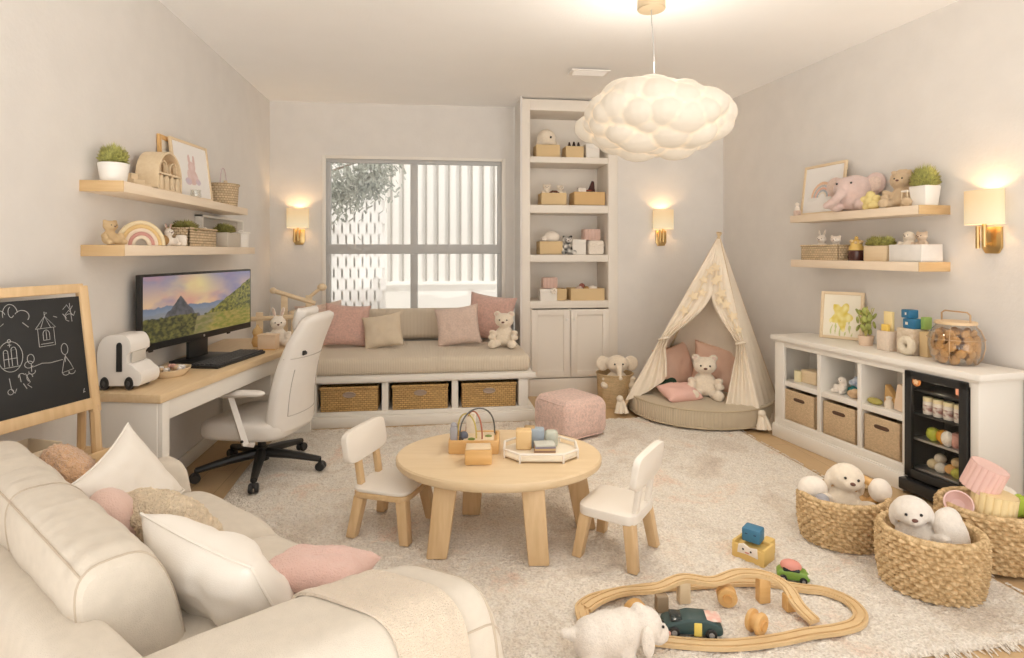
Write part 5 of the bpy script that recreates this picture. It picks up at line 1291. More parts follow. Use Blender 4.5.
# cubby contents (local cabinet frame)
zs = .466
carton('wooden_box', 'pale wooden lidded box in the cubby nearest the tent', cab(.25, .16, zs), CABR, (.15, .12, .10), BIRCH, None, False)
g = G(); g.cyl((0, 0, 0), (0, 0, .085), .028, .028, 20); single('cream_tin', 'cream tin standing before the wooden box in the cubby', 'tin', g, plain('cream tin', (.80, .72, .46), .4), cab(.155, .09, zs))
plush('plush_puppy', 'white and teal plush puppy lying in the middle cubby', 'soft toy', cab(.555, .12, zs), CABR, .14, WPLUSH, 'puppy', vox=.04)
g = G(); g.box((0, 0, .05), (.13, .10, .05), .02); g.box((.01, 0, .09), (.10, .08, .04), .015); single('folded_cloth', 'teal folded cloth behind the white puppy', 'cloth', g, plain('teal cloth', (.04, .26, .27), .8), cab(.63, .19, zs - .024), CABR)
g = G(); rg = random.Random(31)
for i in range(9): g.ball((rg.uniform(-.05, .05), rg.uniform(-.02, .02), rg.uniform(.02, .07)), .022, u=10, v=8)
o = single('plush_rattle', 'pale blue and white knotted plush on the teal cloth', 'soft toy', g, plain('blue white', (.70, .73, .78), .9, col2=(.25, .33, .48), vscale=30), cab(.69, .13, zs + .055), CABR); fuse(o, .006, 3)
g = G(); g.ball((0, 0, .03), (.05, .035, .03)); g.ball((.03, -.02, .05), (.03, .025, .025)); o = single('plush_monkey', 'small tan plush lying at the front of the middle cubby', 'soft toy', g, plain('tan plush', (.74, .52, .32), .95, bump=.8, bscale=250), cab(.70, .07, zs), CABR); fuse(o, .006, 3)
g = G(); g.prism([(-.06, 0), (.07, .0), (-.05, .13)], .05, 'XZ', -.025, .004); single('wooden_wedge', 'honey wooden wedge in the cubby beside the fridge', 'toy block', g, HONEY, cab(.92, .18, zs), CABR)
g = G(); g.box((0, 0, .085), (.075, .07, .17), .005); single('wooden_block', 'tall pink-tinged wooden block leaning in the cubby beside the fridge', 'toy block', g, plain('blush wood', (.78, .60, .44), .5, var=.06), cab(1.055, .09, zs + .005), rot=(0, R(9), R(CABR)))
g = G(); g.ball((0, 0, .022), (.055, .032, .022)); single('felt_leaf', 'olive felt leaf lying in the cubby beside the fridge', 'toy', g, plain('olive felt', (.42, .36, .10), .9), cab(.87, .07, zs), CABR)
g = G(); g.lathe([(0, 0), (.024, 0), (.028, .03), (.015, .055), (.02, .07), (0, .08)], 18); single('peg_doll', 'small cream peg doll beside the leaning wooden block', 'toy', g, CREAM, cab(.965, .08, zs), CABR)

# fridge contents
t0 = None
for i in range(4):
    t = thing('yoghurt_jar', ('first', 'second', 'third', 'fourth')[i] + ' yoghurt jar of the row on the fridge shelf, counted from the cubbies', 'jar', cab(fx0 + .095 + i * .063, .06, .504), CABR, 'yoghurt jars in the fridge')
    g = G(); g.lathe([(0, 0), (.026, 0), (.028, .006), (.028, .072), (.024, .08), (0, .08)], 24); g.obj('body', plain('yoghurt', (.80, .72, .64), .4), t)
    g = G(); g.lathe([(0, .08), (.027, .08), (.028, .086), (.027, .104), (0, .106)], 24); g.obj('lid', plain('cream lid', (.86, .74, .46), .5), t)
    g = G(); g.lathe([(.0285, .02), (.0285, .058)], 24); g.obj('label_band', plain('jar label', (.80, .72, .64), .5, col2=(.30, .10, .08), vscale=45, detail=1), t)
for u, r, c, l in ((.115, .038, (.55, .58, .06), 'green apple on the fridge shelf'), (.18, .040, (.85, .38, .03), 'orange on the fridge shelf'), (.255, .042, (.82, .42, .34), 'peach on the fridge shelf')):
    t = thing('fruit', l + ' under the yoghurt jars', 'fruit', cab(fx0 + u, .075, .348), CABR)
    g = G(); g.lathe([(0, .012), (r * .4, 0), (r * .9, r * .5), (r, r * 1.05), (r * .8, r * 1.75), (r * .35, r * 2.0), (0, r * 1.85)], 24); g.obj('flesh', plain(l, c, .4, var=.25, vscale=20), t)
    g = G(); g.cyl((0, 0, r * 1.8), (.005, 0, r * 2.25), .003); g.obj('stalk', NOSE, t)
g = G(); g.ball((0, 0, .045), (.035, .03, .045)); single('milk_pouch', 'white pouch beside the peach in the fridge', 'pouch', g, WPLUSH, cab(fx0 + .225, .045, .348), CABR)
for i, (u, v, z, c) in enumerate(((.11, .08, .035, (.72, .58, .36)), (.165, .07, .03, (.80, .74, .66)), (.21, .09, .035, (.78, .42, .14)), (.26, .075, .03, (.62, .58, .10)), (.14, .10, .075, (.80, .72, .60)), (.235, .11, .08, (.80, .60, .34)))):
    g = G(); g.ball((0, 0, 0), (.034, .03, .03), u=14, v=10); single('bread_roll', ('tan roll at the cubby side', 'white roll at the front', 'orange roll', 'olive roll at the outer side', 'pale roll stacked on top', 'golden roll stacked on top')[i] + ' on the bottom fridge shelf', 'food', g, plain('roll %d' % i, c, .7, var=.2, vscale=40), cab(fx0 + u, v, .168 + z))
for i, (u, c, l) in enumerate(((.25, (.70, .30, .20), 'red carton on the top fridge shelf'), (.315, (.75, .62, .45), 'tan carton on the top fridge shelf'))):
    g = G(); g.box((0, 0, .03), (.05, .05, .06), .005); single('carton', l + ' behind the yoghurt jars', 'carton', g, plain(l, c, .6), cab(fx0 + u, .13, .648), CABR)
    o = bpy.data.objects[-1] if False else None

# ------------------------------------------------------------------ desk things
TRK = plain('toy white', (.83, .80, .76), .35)
t = thing('toy_camper', 'white rounded toy camper van on the desk end beside the easel', 'toy vehicle', (-1.595, 3.28, .79), -6); t.scale = (.74, .95, 1.12)
g = G()   # local X forward, side profile in XZ
prof = [(-.135, .02), (-.14, .15)] + circle(-.05, .16, .09, 180, 90, 8) + [(.03, .25)] + circle(.03, .19, .06, 90, 10, 6) + [(.088, .175), (.075, .17), (.062, .16), (.06, .12), (.09, .115), (.13, .09)] + circle(.12, .055, .04, 40, -60, 5) + [(.14, .02)]
g.prism(prof, .17, 'XZ', -.085, .016, 3); g.obj('body', TRK, t, smooth=50)
g = G(); g.prism([(-.018 + .0, .075)] + [(.018, .075)] + circle(0, .19, .018, 0, 180, 8) + [(-.018, .075)], .012, 'XZ', -.092, .002); g.obj('door_slot', BLACK, t, (.012, 0, .01))
for x in (-.09, .075):
    for y in (-.078, .078):
        g = G(); g.lathe([(0, -.012), (.028, -.012), (.031, -.006), (.031, .006), (.028, .012), (0, .012)], 24, (x, y, .031), rot=(R(90), 0, 0)); w_ = g.obj('wheel', BLACK, t)
        g = G(); g.lathe([(0, 0), (.012, 0), (.010, .004), (0, .005)], 16, (x, y + (-.012 if y < 0 else .012), .031), rot=(R(90) if y < 0 else R(-90), 0, 0)); g.obj('hub', plain('dark hub', (.06, .06, .06), .4), w_)
g = G(); g.lathe([(0, 0), (.012, 0), (.012, .004), (0, .006)], 16, (.148, -.05, .065), rot=(0, R(90), 0)); g.obj('headlight', STEEL, t)
g = G(); g.box((.075, 0, .145), (.012, .12, .05), .004); g.obj('windscreen', plain('pale screen', (.62, .58, .52), .25), t)
t = thing('wooden_bowl', 'oval wooden bowl of small trinkets between camper and monitor', 'bowl', (-1.50, 3.545, .79), 70)
g = G(); g.lathe([(0, 0), (.085, 0), (.115, .03), (.12, .042), (.112, .042), (.08, .012), (0, .01)], 48, sx=1, sy=.8); g.obj('body', BIRCH, t)
TR = [plain('trinket pearl', (.80, .76, .72), .4), plain('trinket rose', (.70, .40, .34), .5), plain('trinket grey', (.45, .42, .42), .5), plain('trinket tan', (.66, .48, .30), .5)]
rg = random.Random(12); TRp = {}
for i in range(22):
    a, r_ = rg.uniform(0, 2 * pi), .088 * rg.random() ** .5; k = i % 4
    if k not in TRp: g = G(); g.ball((0, 0, 0), (.017, .013, .011), u=12, v=8); o = TRp[k] = g.obj('trinket', TR[k])
    else: o = TRp[k].copy(); COL.objects.link(o)
    o.location = (-1.50 + r_ * cos(a) * .75, 3.545 + r_ * sin(a) * .9, .828 + rg.uniform(-.004, .008)); o.rotation_euler = (rg.random(), rg.random(), rg.random() * 3)
    tag(o, ('pearly', 'rosy', 'grey', 'tan')[k] + ' trinket among others in the wooden bowl on the desk', 'trinket', ('pearly', 'rosy', 'grey', 'tan')[k] + ' trinkets in the wooden bowl')
t = thing('wooden_gnome', 'small round wooden gnome beside the monitor on the desk', 'figurine', (-1.315, 4.55, .79)); g = G(); g.lathe([(0, 0), (.032, 0), (.042, .03), (.034, .065), (.028, .075), (.036, .10), (.024, .13), (0, .14)], 28); g.obj('body', HONEY, t)
g = G(); g.lathe([(.037, .096), (.03, .125), (.012, .145), (.008, .16), (0, .162)], 24); g.obj('hat', CARDT, t)
plush('plush_rabbit', 'white plush rabbit sitting behind the blush box at the desk end', 'soft toy', (-1.17, 4.56, .79), 15, .26, WPLUSH, 'bunny', inner=PPINK, vox=.03)
t = thing('blush_box', 'blush wooden box on the desk in front of the white rabbit', 'box', (-1.195, 4.40, .79), -8); g = G(); g.box((0, 0, .05), (.13, .08, .10), .008); g.obj('body', plain('blush box', (.80, .60, .42), .5, var=.06), t); g = G(); g.box((0, 0, .104), (.136, .086, .012), .004); g.obj('lid', plain('blush box', (.8, .6, .42), .5), t); g = G(); g.box((0, .0, .005), (.125, .082, .01)); g.obj('base', HONEY, t)
# wooden play stand in the window corner
t = thing('doll_rack', 'pale wooden slatted play stand in the corner behind the desk', 'toy', (-1.42, 5.62, .577), 8)
for (x0, z0, x1, z1, y) in ((-.28, .30, .24, .315, 0), (-.08, .55, .30, .42, .12)):
    g = G(); g.tube([(x0, y, z0), (x1, y, z1)], .022, 10); g.ball((x0, y, z0), .03, u=12, v=8); g.obj('rail', BIRCH, t)
for x, y, h in ((-.18, 0, .36), (.12, 0, .36), (.02, .12, .52), (.24, .12, .50)):
    g = G(); g.box((x, y, h / 2), (.06, .022, h), .006); g.obj('slat', BIRCH, t)
g = G(); g.box((.0, .06, .012), (.56, .18, .024), .004); g.obj('base', BIRCH, t)
g = G(); g.tube([(.24, .12, .48), (.34, .12, .56)], .016, 8); g.ball((.36, .12, .575), (.045, .03, .035)); g.obj('knob', BIRCH, t)

# ------------------------------------------------------------------ bench cushions and bear
zb = .582
def cushion(label, loc, rz, w, h, th, m, lean=-16, roll=0, pinch=.09, seed=0, group=None, name='cushion', n=22, wr=.006, piping=False):
    g = G(); g.pillow(w, h, th, n, pinch, wr, seed)
    o = g.obj(name, m, loc=loc, smooth=75); o.rotation_mode = 'XYZ'
    o.rotation_euler = (Matrix.Rotation(R(rz), 3, 'Z') @ Matrix.Rotation(R(lean), 3, 'X') @ Matrix.Rotation(R(roll), 3, 'Y')).to_euler(); tag(o, label, 'cushion', group)
    if piping:
        N = 24; e = [(-1 + 2 * i / N, -1) for i in range(N)] + [(1, -1 + 2 * i / N) for i in range(N)] + [(1 - 2 * i / N, 1) for i in range(N)] + [(-1, 1 - 2 * i / N) for i in range(N)]
        g = G(); g.tube([(a * (1 - pinch * (1 - b * b) * a * a) * w / 2, 0, b * (1 - pinch * (1 - a * a) * b * b) * h / 2) for a, b in e], .0042, 6, True); g.obj('piping', m, o)
    return o
cushion('blush cushion at the back of the window seat, half behind the office chair', (-1.12, 5.98, zb + .20), 20, .46, .42, .15, PPINK, -18, -6, seed=1)
cushion('rosy boucle cushion leaning beside the cream one on the window seat', (-.85, 5.80, zb + .20), 12, .43, .42, .15, PINK, -20, 6, seed=2)
cushion('small cream cushion on the window seat', (-.50, 5.70, zb + .15), -6, .38, .34, .13, plain('cream boucle', (.80, .68, .52), .95, var=.08, bump=.8, bscale=180), -24, -10, seed=3)
cushion('pale pink textured cushion leaning before the large rose one', (.22, 5.74, zb + .185), -8, .44, .40, .14, PPINK, -22, -8, seed=4)
cushion('large rose boucle cushion at the bookcase end of the window seat', (.56, 5.98, zb + .235), -18, .50, .48, .16, PINK, -16, 7, seed=5)
plush('plush_bear', 'cream teddy bear sitting at the end of the window seat', 'soft toy', (.66, 5.58, zb), -14, .38, CREAM, 'bear', inner=PPINK, vox=.022)

# ------------------------------------------------------------------ tent toys and basket by the tent
zt = .21
cushion('big peach cushion on the tent pad behind the bear', (2.60, 5.15, zt + .20), -25, .44, .46, .15, plain('peach cotton', (.88, .59, .45), .85, var=.05, bump=.2, bscale=300), -20, 8, .12, 6)
cushion('peach cushion deep in the tent beside the green toy', (2.30, 5.36, zt + .18), 15, .42, .42, .14, plain('peach cotton', (.88, .59, .45), .85), -18, -10, .12, 7)
cushion('small flat rose cushion lying before the tent bear', (2.12, 4.86, zt + .055), 10, .34, .24, .12, plain('rose cotton', (.83, .52, .45), .85, var=.05, bump=.2, bscale=300), -72, 0, .06, 8)
t = plush('plush_bear', 'cream teddy bear sitting in the play tent', 'soft toy', (2.38, 4.92, zt - .005), -22, .42, CREAM, 'bear', inner=PPINK, vox=.022)
g = G(); g.ball((0, 0, .055), (.075, .05, .055)); g.ball((.05, -.02, .09), (.045, .04, .04)); g.ball((-.05, 0, .08), (.03, .03, .04)); o = single('plush_dinosaur', 'dark green plush half hidden inside the tent', 'soft toy', g, plain('dark green plush', (.02, .06, .035), .9, bump=.8, bscale=200), (2.10, 5.12, zt)); fuse(o, .009, 4)
tub('laundry_basket', 'tall round tan woven basket behind the play tent', 'basket', (1.735, 5.50, .0), .175, .16, .31, weave('tan sisal', (.70, .52, .30), (.5, .34, .17), .02, .008, .6))
plush('plush_elephant', 'cream plush elephant sitting in the tan basket behind the tent', 'soft toy', (1.755, 5.49, .10), -8, .46, CREAM, 'elephant', inner=None, vox=.024, legs=False)

# ------------------------------------------------------------------ sofa cushions and blankets
SA = ang; WHC = plain('white cotton', (.84, .79, .72), .9, var=.03, bump=.15, bscale=350)
cushion('large white cushion against the near end of the sofa bolster', sof(.14, .375, .545), SA + 6, .46, .42, .18, WHC, -30, -5, .10, 11, wr=.007, n=30, piping=True)
cushion('white cushion with pointed corner near the far sofa arm', sof(.93, .43, .60), SA - 62, .36, .36, .13, WHC, -24, -22, .13, 12, wr=.006, piping=True)
g = G(); g.ball((0, 0, 0), (.10, .075, .12)); o = single('round_cushion', 'dusty pink round cushion between bolster and shaggy cushion', 'cushion', g, plain('dusty pink', (.78, .55, .47), .95, var=.06, bump=.5, bscale=200, sheen=.3), sof(.73, .31, .585), rot=(R(-18), 0, R(SA)))
o = cushion('beige shaggy cushion in the middle of the sofa', sof(.60, .44, .56), SA + 6, .36, .28, .16, plain('shaggy beige', (.82, .68, .50), .98, var=.2, vscale=50, bump=1, bscale=140), -38, 6, .05, 13)
m = o.modifiers.new('s', 'SUBSURF'); m.levels = 2; m.render_levels = 2; tx = bpy.data.textures.new('shag', 'CLOUDS'); tx.noise_scale = .012; d = o.modifiers.new('d', 'DISPLACE'); d.texture = tx; d.strength = .02; d.texture_coords = 'LOCAL'
g = G(); g.ball((0, 0, 0), (.16, .08, .15), u=48, v=32); o = single('fur_cushion', 'round caramel fur cushion at the far end of the sofa', 'cushion', g, plain('caramel fur', (.74, .44, .24), .98, var=.16, vscale=45, bump=1, bscale=160, sheen=.5), sof(1.10, .31, .635), rot=(R(-25), 0, R(SA)))
m = o.modifiers.new('s', 'SUBSURF'); m.levels = 1; m.render_levels = 1; d = o.modifiers.new('d', 'DISPLACE'); d.texture = tx; d.strength = .022; d.texture_coords = 'LOCAL'
cushion('flat rose cushion lying on the seat behind the near arm', sof(.03, .60, .53), SA + 30, .31, .24, .10, plain('rose fleece', (.76, .50, .43), .95, var=.06, bump=.6, bscale=200, sheen=.3), -80, 0, .05, 14)

# ------------------------------------------------------------------ play table toys
zt_ = .018 + .393
t = thing('bead_maze', 'wooden activity box with arched wire loops on the play table', 'toy', (.215, 3.21, zt_), -8); t.scale = (1.28, 1.15, 1.2)
g = G()
for s in (-1, 1): g.box((0, s * .075, .03), (.21, .012, .06), .004); g.box((s * .10, 0, .03), (.012, .15, .06), .004)
g.box((0, 0, .025), (.20, .15, .05)); g.obj('tray', HONEY, t)
g = G(); g.box((.02, 0, .053), (.13, .12, .012), .003); g.obj('top_board', BIRCH, t)
for (x0, y0, x1, y1, h, c) in ((-.06, -.055, .085, .045, .135, (.10, .10, .09)), (.035, -.05, -.04, .05, .12, (.42, .14, .08)), (-.075, .03, .01, -.04, .11, (.55, .44, .12))):
    g = G(); g.tube([(x0 + (x1 - x0) * (.5 - .5 * cos(R(i * 9))), y0 + (y1 - y0) * (.5 - .5 * cos(R(i * 9))), .05 + h * sin(R(i * 9)) ** .7) for i in range(21)], .0035, 8); g.obj('wire_loop', plain('wire %.2f' % c[0], c, .4), t)
g = G(); g.box((-.085, -.05, .07), (.03, .03, .09), .004); g.ball((-.085, -.05, .12), .014, u=10, v=8); g.obj('peg', plain('grey peg', (.35, .34, .36), .6), t)
g = G(); g.box((-.02, .05, .09), (.04, .03, .12), .004); g.obj('peg', CREAM, t)
g = G(); g.ball((-.045, -.03, .068), .02, u=12, v=8); g.obj('bead', plain('slate bead', (.12, .13, .17), .5), t)
for x, y in ((-.01, -.055), (.06, -.01)): g = G(); g.ball((x, y, .06), (.016, .012, .006), u=10, v=6); g.obj('felt_dot', plain('green felt', (.16, .22, .05), .9), t)
t = thing('wooden_drawer_box', 'small honey wooden box in front of the bead maze', 'toy', (.22, 3.0, zt_), -4); t.scale = (1.2, 1.2, 1.2); g = G(); g.box((0, 0, .032), (.115, .085, .064), .007); g.obj('body', HONEY, t); g = G(); g.box((0, 0, .067), (.105, .075, .006), .002); g.obj('lid', BIRCH, t)
t = thing('octagon_tray', 'white octagonal tray with low rails on the play table', 'tray', (.56, 3.08, zt_), -8); t.scale = (1.1, 1.15, 1)
oc = [(.185 * x, .125 * y) for x, y in ((-.95, -.45), (-.55, -1), (.55, -1), (.95, -.45), (.95, .45), (.55, 1), (-.55, 1), (-.95, .45))]
g = G(); g.prism(oc, .012, off=.008, r=.003); g.obj('base', plain('tray cream', (.82, .73, .58), .5), t); g = G(); g.tube([(x, y, .045) for x, y in oc], .0065, 8, True); g.obj('rail', CHW, t)
for x, y in oc: g = G(); g.cyl((x, y, 0), (x, y, .045), .0055); g.obj('post', CHW, t)
for (nm, lb, x, y, d, c) in (('wooden_block', 'tall honey block in the octagonal tray', -.085, .03, (.07, .06, .085), (.74, .52, .26)), ('wooden_block', 'ribbed steel-blue block in the octagonal tray', -.005, .055, (.062, .05, .082), (.34, .40, .46)), ('wooden_block', 'sage grey rounded block in the octagonal tray', .068, .035, (.06, .05, .075), (.50, .52, .44)), ('wooden_block', 'brown block behind the honey block in the octagonal tray', -.045, .075, (.05, .05, .085), (.45, .30, .14))):
    d = tuple(1.2 * k_ for k_ in d)
    g = G(); g.box((0, 0, d[2] / 2), d, .008 if 'sage' not in lb else .02, 3); single(nm, lb, 'toy block', g, plain(lb[:12], c, .6), (.56 + x, 3.09 + y, zt_ + .021), -8)
for i, c in enumerate(((.66, .46, .25), (.30, .18, .12), (.68, .46, .24), (.26, .23, .27), (.56, .56, .50))):
    g = G(); g.box((0, 0, .005), (.115 - .002 * i, .08, .0095), .002); single('colour_tile', ('honey tile at the bottom of the stack', 'dark brown tile second from the bottom', 'tan tile in the middle of the stack', 'plum tile second from the top', 'sage tile on top of the stack')[i] + ' in the octagonal tray', 'tile', g, plain('tile%d' % i, c, .6), (.575, 3.04, zt_ + .021 + .0102 * i), -10 + i * 2)

# ------------------------------------------------------------------ floor toys
zf = .018
EL_ = [(0.613, 2.33, 0.035), (0.683, 2.366, 0.045), (0.785, 2.374, 0.065), (0.915, 2.336, 0.09), (1.04, 2.349, 0.115), (1.155, 2.312, 0.115), (1.281, 2.329, 0.13), (1.391, 2.308, 0.125), (1.453, 2.262, 0.1), (1.462, 2.189, 0.062), (1.483, 2.118, 0.04)]
LOOP = [(0.59, 2.30, .03), (0.60, 2.24, .03), (0.675, 2.17, 0.03), (0.857, 2.10, 0.03), (1.066, 2.05, 0.03), (1.268, 2.05, 0.03), (1.42, 2.07, 0.03), (1.556, 2.078, 0.03), (1.652, 2.102, 0.03), (1.71, 2.159, 0.03), (1.722, 2.245, 0.03), (1.67, 2.318, 0.03), (1.586, 2.352, 0.03), (1.469, 2.406, 0.03), (1.323, 2.435, 0.03), (1.1, 2.44, .03), (.9, 2.44, .03), (.70, 2.41, .03), (.61, 2.36, .03)]
TW = wood('track beech', (.74, .54, .30), (.66, .46, .24), 0)
t = thing('toy_train_track', 'wooden toy train track with a raised bridge looping on the rug', 'toy', (1.1, 2.2, 0)); TO = Vector((1.1, 2.2, 0))
sec = [(-.027, 0), (.027, 0), (.027, .014), (.019, .014), (.019, .009), (.011, .009), (.011, .014), (-.011, .014), (-.011, .009), (-.019, .009), (-.019, .014), (-.027, .014)]
def track(P, closed):
    P = spline(P, 8, closed); g = G(); k = len(P); V = []
    for i, p in enumerate(P):
        d = (P[(i + 1) % k] - P[i - 1]) if closed else (P[min(i + 1, k - 1)] - P[max(i - 1, 0)])
        d.z = 0; d.normalize(); sd = Vector((d.y, -d.x, 0))
        V.append([g.bm.verts.new(p - TO + sd * a + Vector((0, 0, b - .008))) for a, b in sec])
    n_ = len(sec)
    for i in range(k if closed else k - 1):
        a, b = V[i], V[(i + 1) % k]
        for j in range(n_): g.bm.faces.new((a[j], a[(j + 1) % n_], b[(j + 1) % n_], b[j]))
    if not closed: g.bm.faces.new(V[0][::-1]); g.bm.faces.new(V[-1])
    bmesh.ops.recalc_face_normals(g.bm, faces=list(g.bm.faces)); return g
track(EL_, False).obj('bridge_section', TW, t, smooth=30); track(LOOP, True).obj('loop_section', TW, t, smooth=30)
for i, (x, y, h, m, w) in enumerate(((.925, 2.30, .085, plain('taupe block', (.30, .22, .14), .6), .05), (1.04, 2.345, .112, BIRCH, .05), (1.375, 2.305, .122, HONEY, .05), (1.45, 2.235, .085, HONEY, .045))):
    g = G(); g.box((x - TO.x, y - TO.y, zf + (h - zf) / 2 - .002), (w, .04, h - zf), .006); g.obj('pillar', m, t)
for p in (.07, .25, .43): pass
def spool(label, loc, rz, r, tilt=0):
    t = thing('toy_spool', label, 'toy', loc, rz); g = G(); g.lathe([(0, -.028), (r * .9, -.028), (r, -.022), (r, -.012), (r * .72, -.008), (r * .72, .008), (r, .012), (r, .022), (r * .9, .028), (0, .028)], 36, (0, 0, r), rot=(R(90), 0, 0)); g.obj('drum', HONEY, t)
    g = G(); g.lathe([(0, 0), (r * .5, 0), (r * .45, .008), (r * .2, .004), (0, .004)], 28, (0, -.028, r), rot=(R(90), 0, 0)); g.obj('hub', plain('orange wood', (.66, .36, .12), .45), t)
spool('orange-brown wooden wheel under the train bridge', (1.21, 2.30, zf), -20, .040)
spool('pale wooden spool standing inside the front of the track', (1.235, 2.115, zf), 30, .042)
g = G(); g.prism(circle(0, 0, .05, 0, 180, 20), .06, 'XZ', -.03, .004); single('half_round_block', 'half round wooden block under the start of the train bridge', 'toy block', g, HONEY, (.815, 2.29, zf), 10)
def toy_car(label, loc, rz, L_, H_, Wd_, m, prof, extra):
    t = thing('toy_car', label, 'toy car', loc, rz); g = G(); g.prism([(x * L_, z * H_) for x, z in prof], Wd_, 'XZ', -Wd_ / 2, min(Wd_, H_) * .14, 3); b = g.obj('body', m, t, smooth=50)
    r = H_ * .30
    for x in (-.30, .30):
        for s in (-1, 1):
            g = G(); g.lathe([(0, -.008), (r * .85, -.008), (r, -.004), (r, .004), (r * .85, .008), (0, .008)], 22, (x * L_, s * Wd_ * .5, r), rot=(R(90), 0, 0)); w = g.obj('wheel', BLACK, t)
            g = G(); g.lathe([(0, 0), (r * .5, 0), (r * .4, .003), (0, .003)], 16, (x * L_, s * (Wd_ * .5 + .008), r), rot=(R(90 * -s), 0, 0)); g.obj('hub', plain('wheel hub', (.25, .24, .23), .4), w)
    extra(t, b); return t
def ex1(t, b):
    g = G(); g.box((.02, 0, .036), (.03, .092, .052), .004); g.obj('stripe', plain('yellow band', (.80, .62, .14), .5), t)
    g = G(); g.prism([(-.03, -.036), (.055, -.03), (.055, .03), (-.03, .036)], .008, off=.062, r=.003, M=Matrix.Translation((.055, 0, 0)) ); g.obj('roof_panel', plain('striped pink', (.78, .46, .38), .5, col2=(.84, .74, .66), vscale=50, detail=0), t)
    g = G(); g.box((-.055, 0, .058), (.05, .07, .012), .004); g.obj('windscreen', plain('dark glass', (.02, .03, .03), .15), t)
toy_car('dark teal toy car with a yellow band, inside the track', (.985, 2.155, zf), -14, .23, .072, .085, plain('dark teal', (.03, .065, .065), .4), [(-.5, .22), (-.48, .55), (-.38, .7), (-.2, .85), (-.05, 1.0), (.25, .98), (.42, .8), (.5, .6), (.5, .25), (.42, .16), (-.42, .16)], ex1)
def ex2(t, b):
    g = G(); g.ball((-.008, 0, .06), (.045, .034, .026), u=20, v=12); g.obj('roof', plain('coral roof', (.72, .30, .24), .5), t)
    g = G(); g.box((-.008, 0, .052), (.07, .066, .016), .006); g.obj('windows', plain('dark glass', (.02, .03, .03), .15), t)
    for s in (-1, 1): g = G(); g.ball((.062, s * .022, .034), (.006, .009, .009), u=10, v=8); g.obj('headlight', WPLUSH, t)
toy_car('small green toy car with a coral roof, behind the track', (1.60, 2.44, zf), -28, .135, .052, .066, plain('leaf green car', (.20, .34, .06), .35), [(-.5, .3), (-.5, .6), (-.4, .85), (-.1, 1.0), (.15, .98), (.4, .8), (.5, .55), (.5, .28), (.4, .18), (-.4, .18)], ex2)
YW = plain('yellow wood', (.78, .54, .18), .5, var=.06)
t = thing('block_crate', 'yellow wooden toy crate with a printed face on the rug', 'toy', (1.525, 2.64, zf), -55)
g = G(); g.box((0, 0, .01), (.16, .11, .02), .003)
for s in (-1, 1): g.box((0, s * .05, .035 + .004 * s), (.16, .014, .07), .004); g.box((s * .073, 0, .04), (.014, .11, .075), .004)
g.box((0, .01, .035), (.14, .08, .05)); g.obj('body', YW, t); g = G(); g.prism([(-.05, .03), (.0, .035), (.05, .03), (.045, .075), (.01, .068), (-.02, .08), (-.045, .07)], .01, 'XZ', -.064, .002); fcs = g.obj('front_print', WPLUSH, t)
for x, z in ((-.02, .055), (.018, .053)): g = G(); g.ball((x, -.065, z), (.005, .002, .005), u=8, v=6); g.obj('eye', DARK, fcs)
g = G(); g.ball((.0, -.065, .043), (.012, .002, .004), u=8, v=6); g.obj('mouth', plain('rosy', (.65, .3, .25), .6), fcs)
g = G(); g.box((0, 0, .035), (.045, .08, .07), .004); single('yellow_block', 'yellow block standing against the back of the toy crate', 'toy block', g, YW, (1.61, 2.66, zf), -55)
t = thing('blue_block', 'blue cube block on top of the yellow crate', 'toy block', (1.53, 2.65, zf + .078), -48); g = G(); g.box((0, 0, .032), (.085, .075, .064), .007); g.obj('cube', plain('denim blue', (.05, .19, .32), .5), t)
for x in (-.02, .02): g = G(); g.box((x, -.0375, .04), (.012, .002, .005)); g.obj('print', plain('navy print', (.01, .05, .10), .5), t)

# white plush on the rug
t = thing('plush_lamb', 'fluffy white plush lamb standing on the rug beside the train track', 'soft toy', (.63, 2.04, zf), 5); t.scale = (.87, .87, .87)
g = G(); g.ball((-.02, 0, .115), (.125, .082, .088)); g.ball((.06, 0, .12), (.08, .08, .085)); g.ball((-.09, 0, .105), (.075, .08, .085))
for x, y in ((-.10, -.045), (-.10, .045), (.045, -.045), (.045, .045)): g.ball((x, y, .055), (.043, .04, .06)); g.ball((x + .008, y, .025), (.045, .04, .027))
g.ball((.145, -.01, .135), (.075, .07, .072)); g.ball((.20, -.015, .10), (.05, .05, .045)); g.ball((.12, -.005, .20), (.03, .03, .028)); g.ball((-.165, .01, .13), (.035, .025, .025)); g.ball((-.195, .01, .135), (.025, .02, .02))
FLU = plain('fluffy white', (.90, .82, .725), .98, var=.1, vscale=70, bump=.5, bscale=190, sheen=.6)
b = g.obj('body', FLU, t, smooth=0); fuse(b, .0075, 4, .006, .012)
for s in (-1, 1): g = G(); g.ball((.125, -.01 + s * .077, .115), (.028, .016, .058), (R(s * 12), 0, 0), 18, 12); o = g.obj('ear', FLU, t, smooth=60)
for p in ((.205, -.06, .15), (.222, -.02, .145)): g = G(); g.ball(p, .006, u=10, v=8); g.obj('eye', DARK, b)
g = G(); g.ball((.245, -.03, .10), (.010, .012, .008), u=10, v=8); g.obj('nose', plain('rose nose', (.55, .28, .22), .6), b)

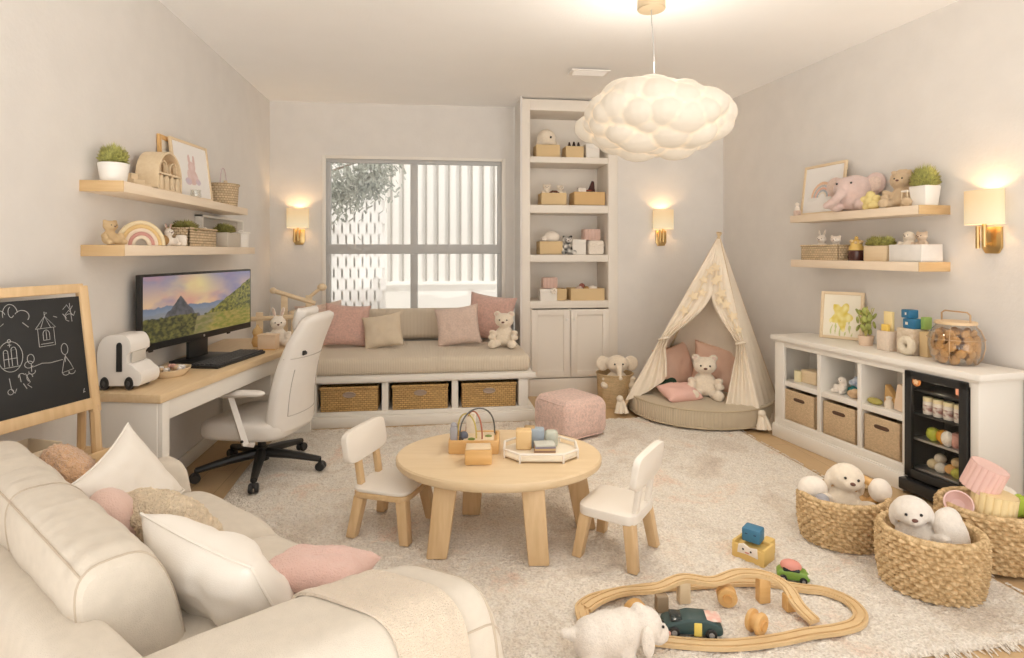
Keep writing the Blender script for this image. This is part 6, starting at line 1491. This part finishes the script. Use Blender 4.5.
# ------------------------------------------------------------------ toys in the big baskets
def inb(B, x, y, z): return (B[0] + x, B[1] + y, B[2] + z)
plush('plush_puppy', 'cream plush puppy peering over the rim of the far basket', 'soft toy', inb(B1, .005, .035, .06), -20, .375, CREAM, 'puppy', vox=.022, tilt=(-4, 8), legs=False)
g = G(); g.ball((0, 0, .0), (.075, .06, .065)); o = single('plush_ball', 'white plush ball behind the puppy in the far basket', 'soft toy', g, WPLUSH, inb(B1, -.13, .06, .24))
g = G(); g.ball((0, 0, .0), (.035, .035, .035)); o = single('pompom', 'slate grey pompom at the rim of the far basket', 'ball', g, plain('slate pom', (.42, .41, .44), .95, bump=1, bscale=200), inb(B1, -.155, -.05, .225))
g = G(); g.tube([(0, .045 * cos(a), .055 * sin(a)) for a in [2 * pi * i / 28 for i in range(28)]], .02, 12, True); single('teething_ring', 'amber wooden ring standing in the far basket', 'toy', g, HONEY, inb(B1, .125, .0, .24), 30)
g = G(); g.ball((0, 0, .0), (.055, .05, .06)); single('plush_egg', 'white egg-shaped plush at the outer rim of the far basket', 'soft toy', g, WPLUSH, inb(B1, .165, -.05, .26), 0)
GPL = plain('grey white plush', (.83, .765, .685), .95, var=.08, vscale=60, bump=.45, bscale=220, sheen=.5)
plush('plush_lamb', 'grey-white plush lamb with drooping ears in the front basket', 'soft toy', inb(B2, -.015, .045, .09), -34, .345, GPL, 'puppy', vox=.022, tilt=(2, -8), legs=False)
g = G(); g.ball((0, 0, .0), (.07, .055, .11), (R(-15), R(-10), 0)); g.ball((.05, .06, .02), (.05, .05, .07)); g.ball((0, 0, -.11), (.06, .055, .09)); o = single('plush_seal', 'upright grey-white plush beside the lamb in the front basket', 'soft toy', g, GPL, inb(B2, .08, -.025, .235), 0, smooth=0); fuse(o, .010, 4, .004, .012)
def ribcyl(r, h, n, d):
    g = G(); g.grid(lambda u, v: ((r + d * abs(sin(u * pi * n)) ** .6) * cos(2 * pi * u), (r + d * abs(sin(u * pi * n)) ** .6) * sin(2 * pi * u), h * v), n * 8, 2, closed_u=True); g.lathe([(0, 0), (r, 0)], 60); g.lathe([(0, h), (r + d * .5, h)], 60); return g
single('ribbed_drum', 'pink ribbed toy drum tilted on top of the third basket', 'toy', ribcyl(.072, .13, 18, .006), plain('pink rubber', (.80, .54, .49), .6), inb(B3, -.06, -.0, .335), rot=(R(16), R(14), 0), smooth=80)
single('ribbed_drum', 'yellow ribbed toy drum under the pink one in the third basket', 'toy', ribcyl(.082, .12, 18, .007), plain('yellow rubber', (.84, .68, .38), .6), inb(B3, -.04, -.05, .22), rot=(R(4), R(6), 0), smooth=80)
g = G(); g.lathe([(0, 0), (.03, .005), (.056, .036), (.06, .055), (.054, .055), (.05, .036), (.028, .012), (0, .009)], 36); single('pink_cup', 'pale pink toy bowl tipped sideways in the third basket', 'toy bowl', g, plain('pink bowl', (.80, .56, .52), .45), inb(B3, -.15, .02, .25), rot=(R(25), R(-55), R(20)))
g = G(); g.ball((0, 0, 0), (.07, .06, .055)); g.ball((-.07, .0, .01), (.04, .04, .035)); o = single('plush_ball', 'white plush at the wall side of the third basket', 'soft toy', g, WPLUSH, inb(B3, .13, .05, .265), smooth=0); fuse(o, .009, 4)
g = G()
for i in range(5): a = i * 1.25; g.ball((.022 * cos(a), .022 * sin(a), .03), (.016, .03, .05), (R(25) * sin(a), R(25) * cos(a), a), 12, 8)
single('felt_leaves', 'bright green felt leaf bunch in the third basket', 'toy', g, plain('lime felt', (.40, .52, .06), .8), inb(B3, .10, -.06, .24))
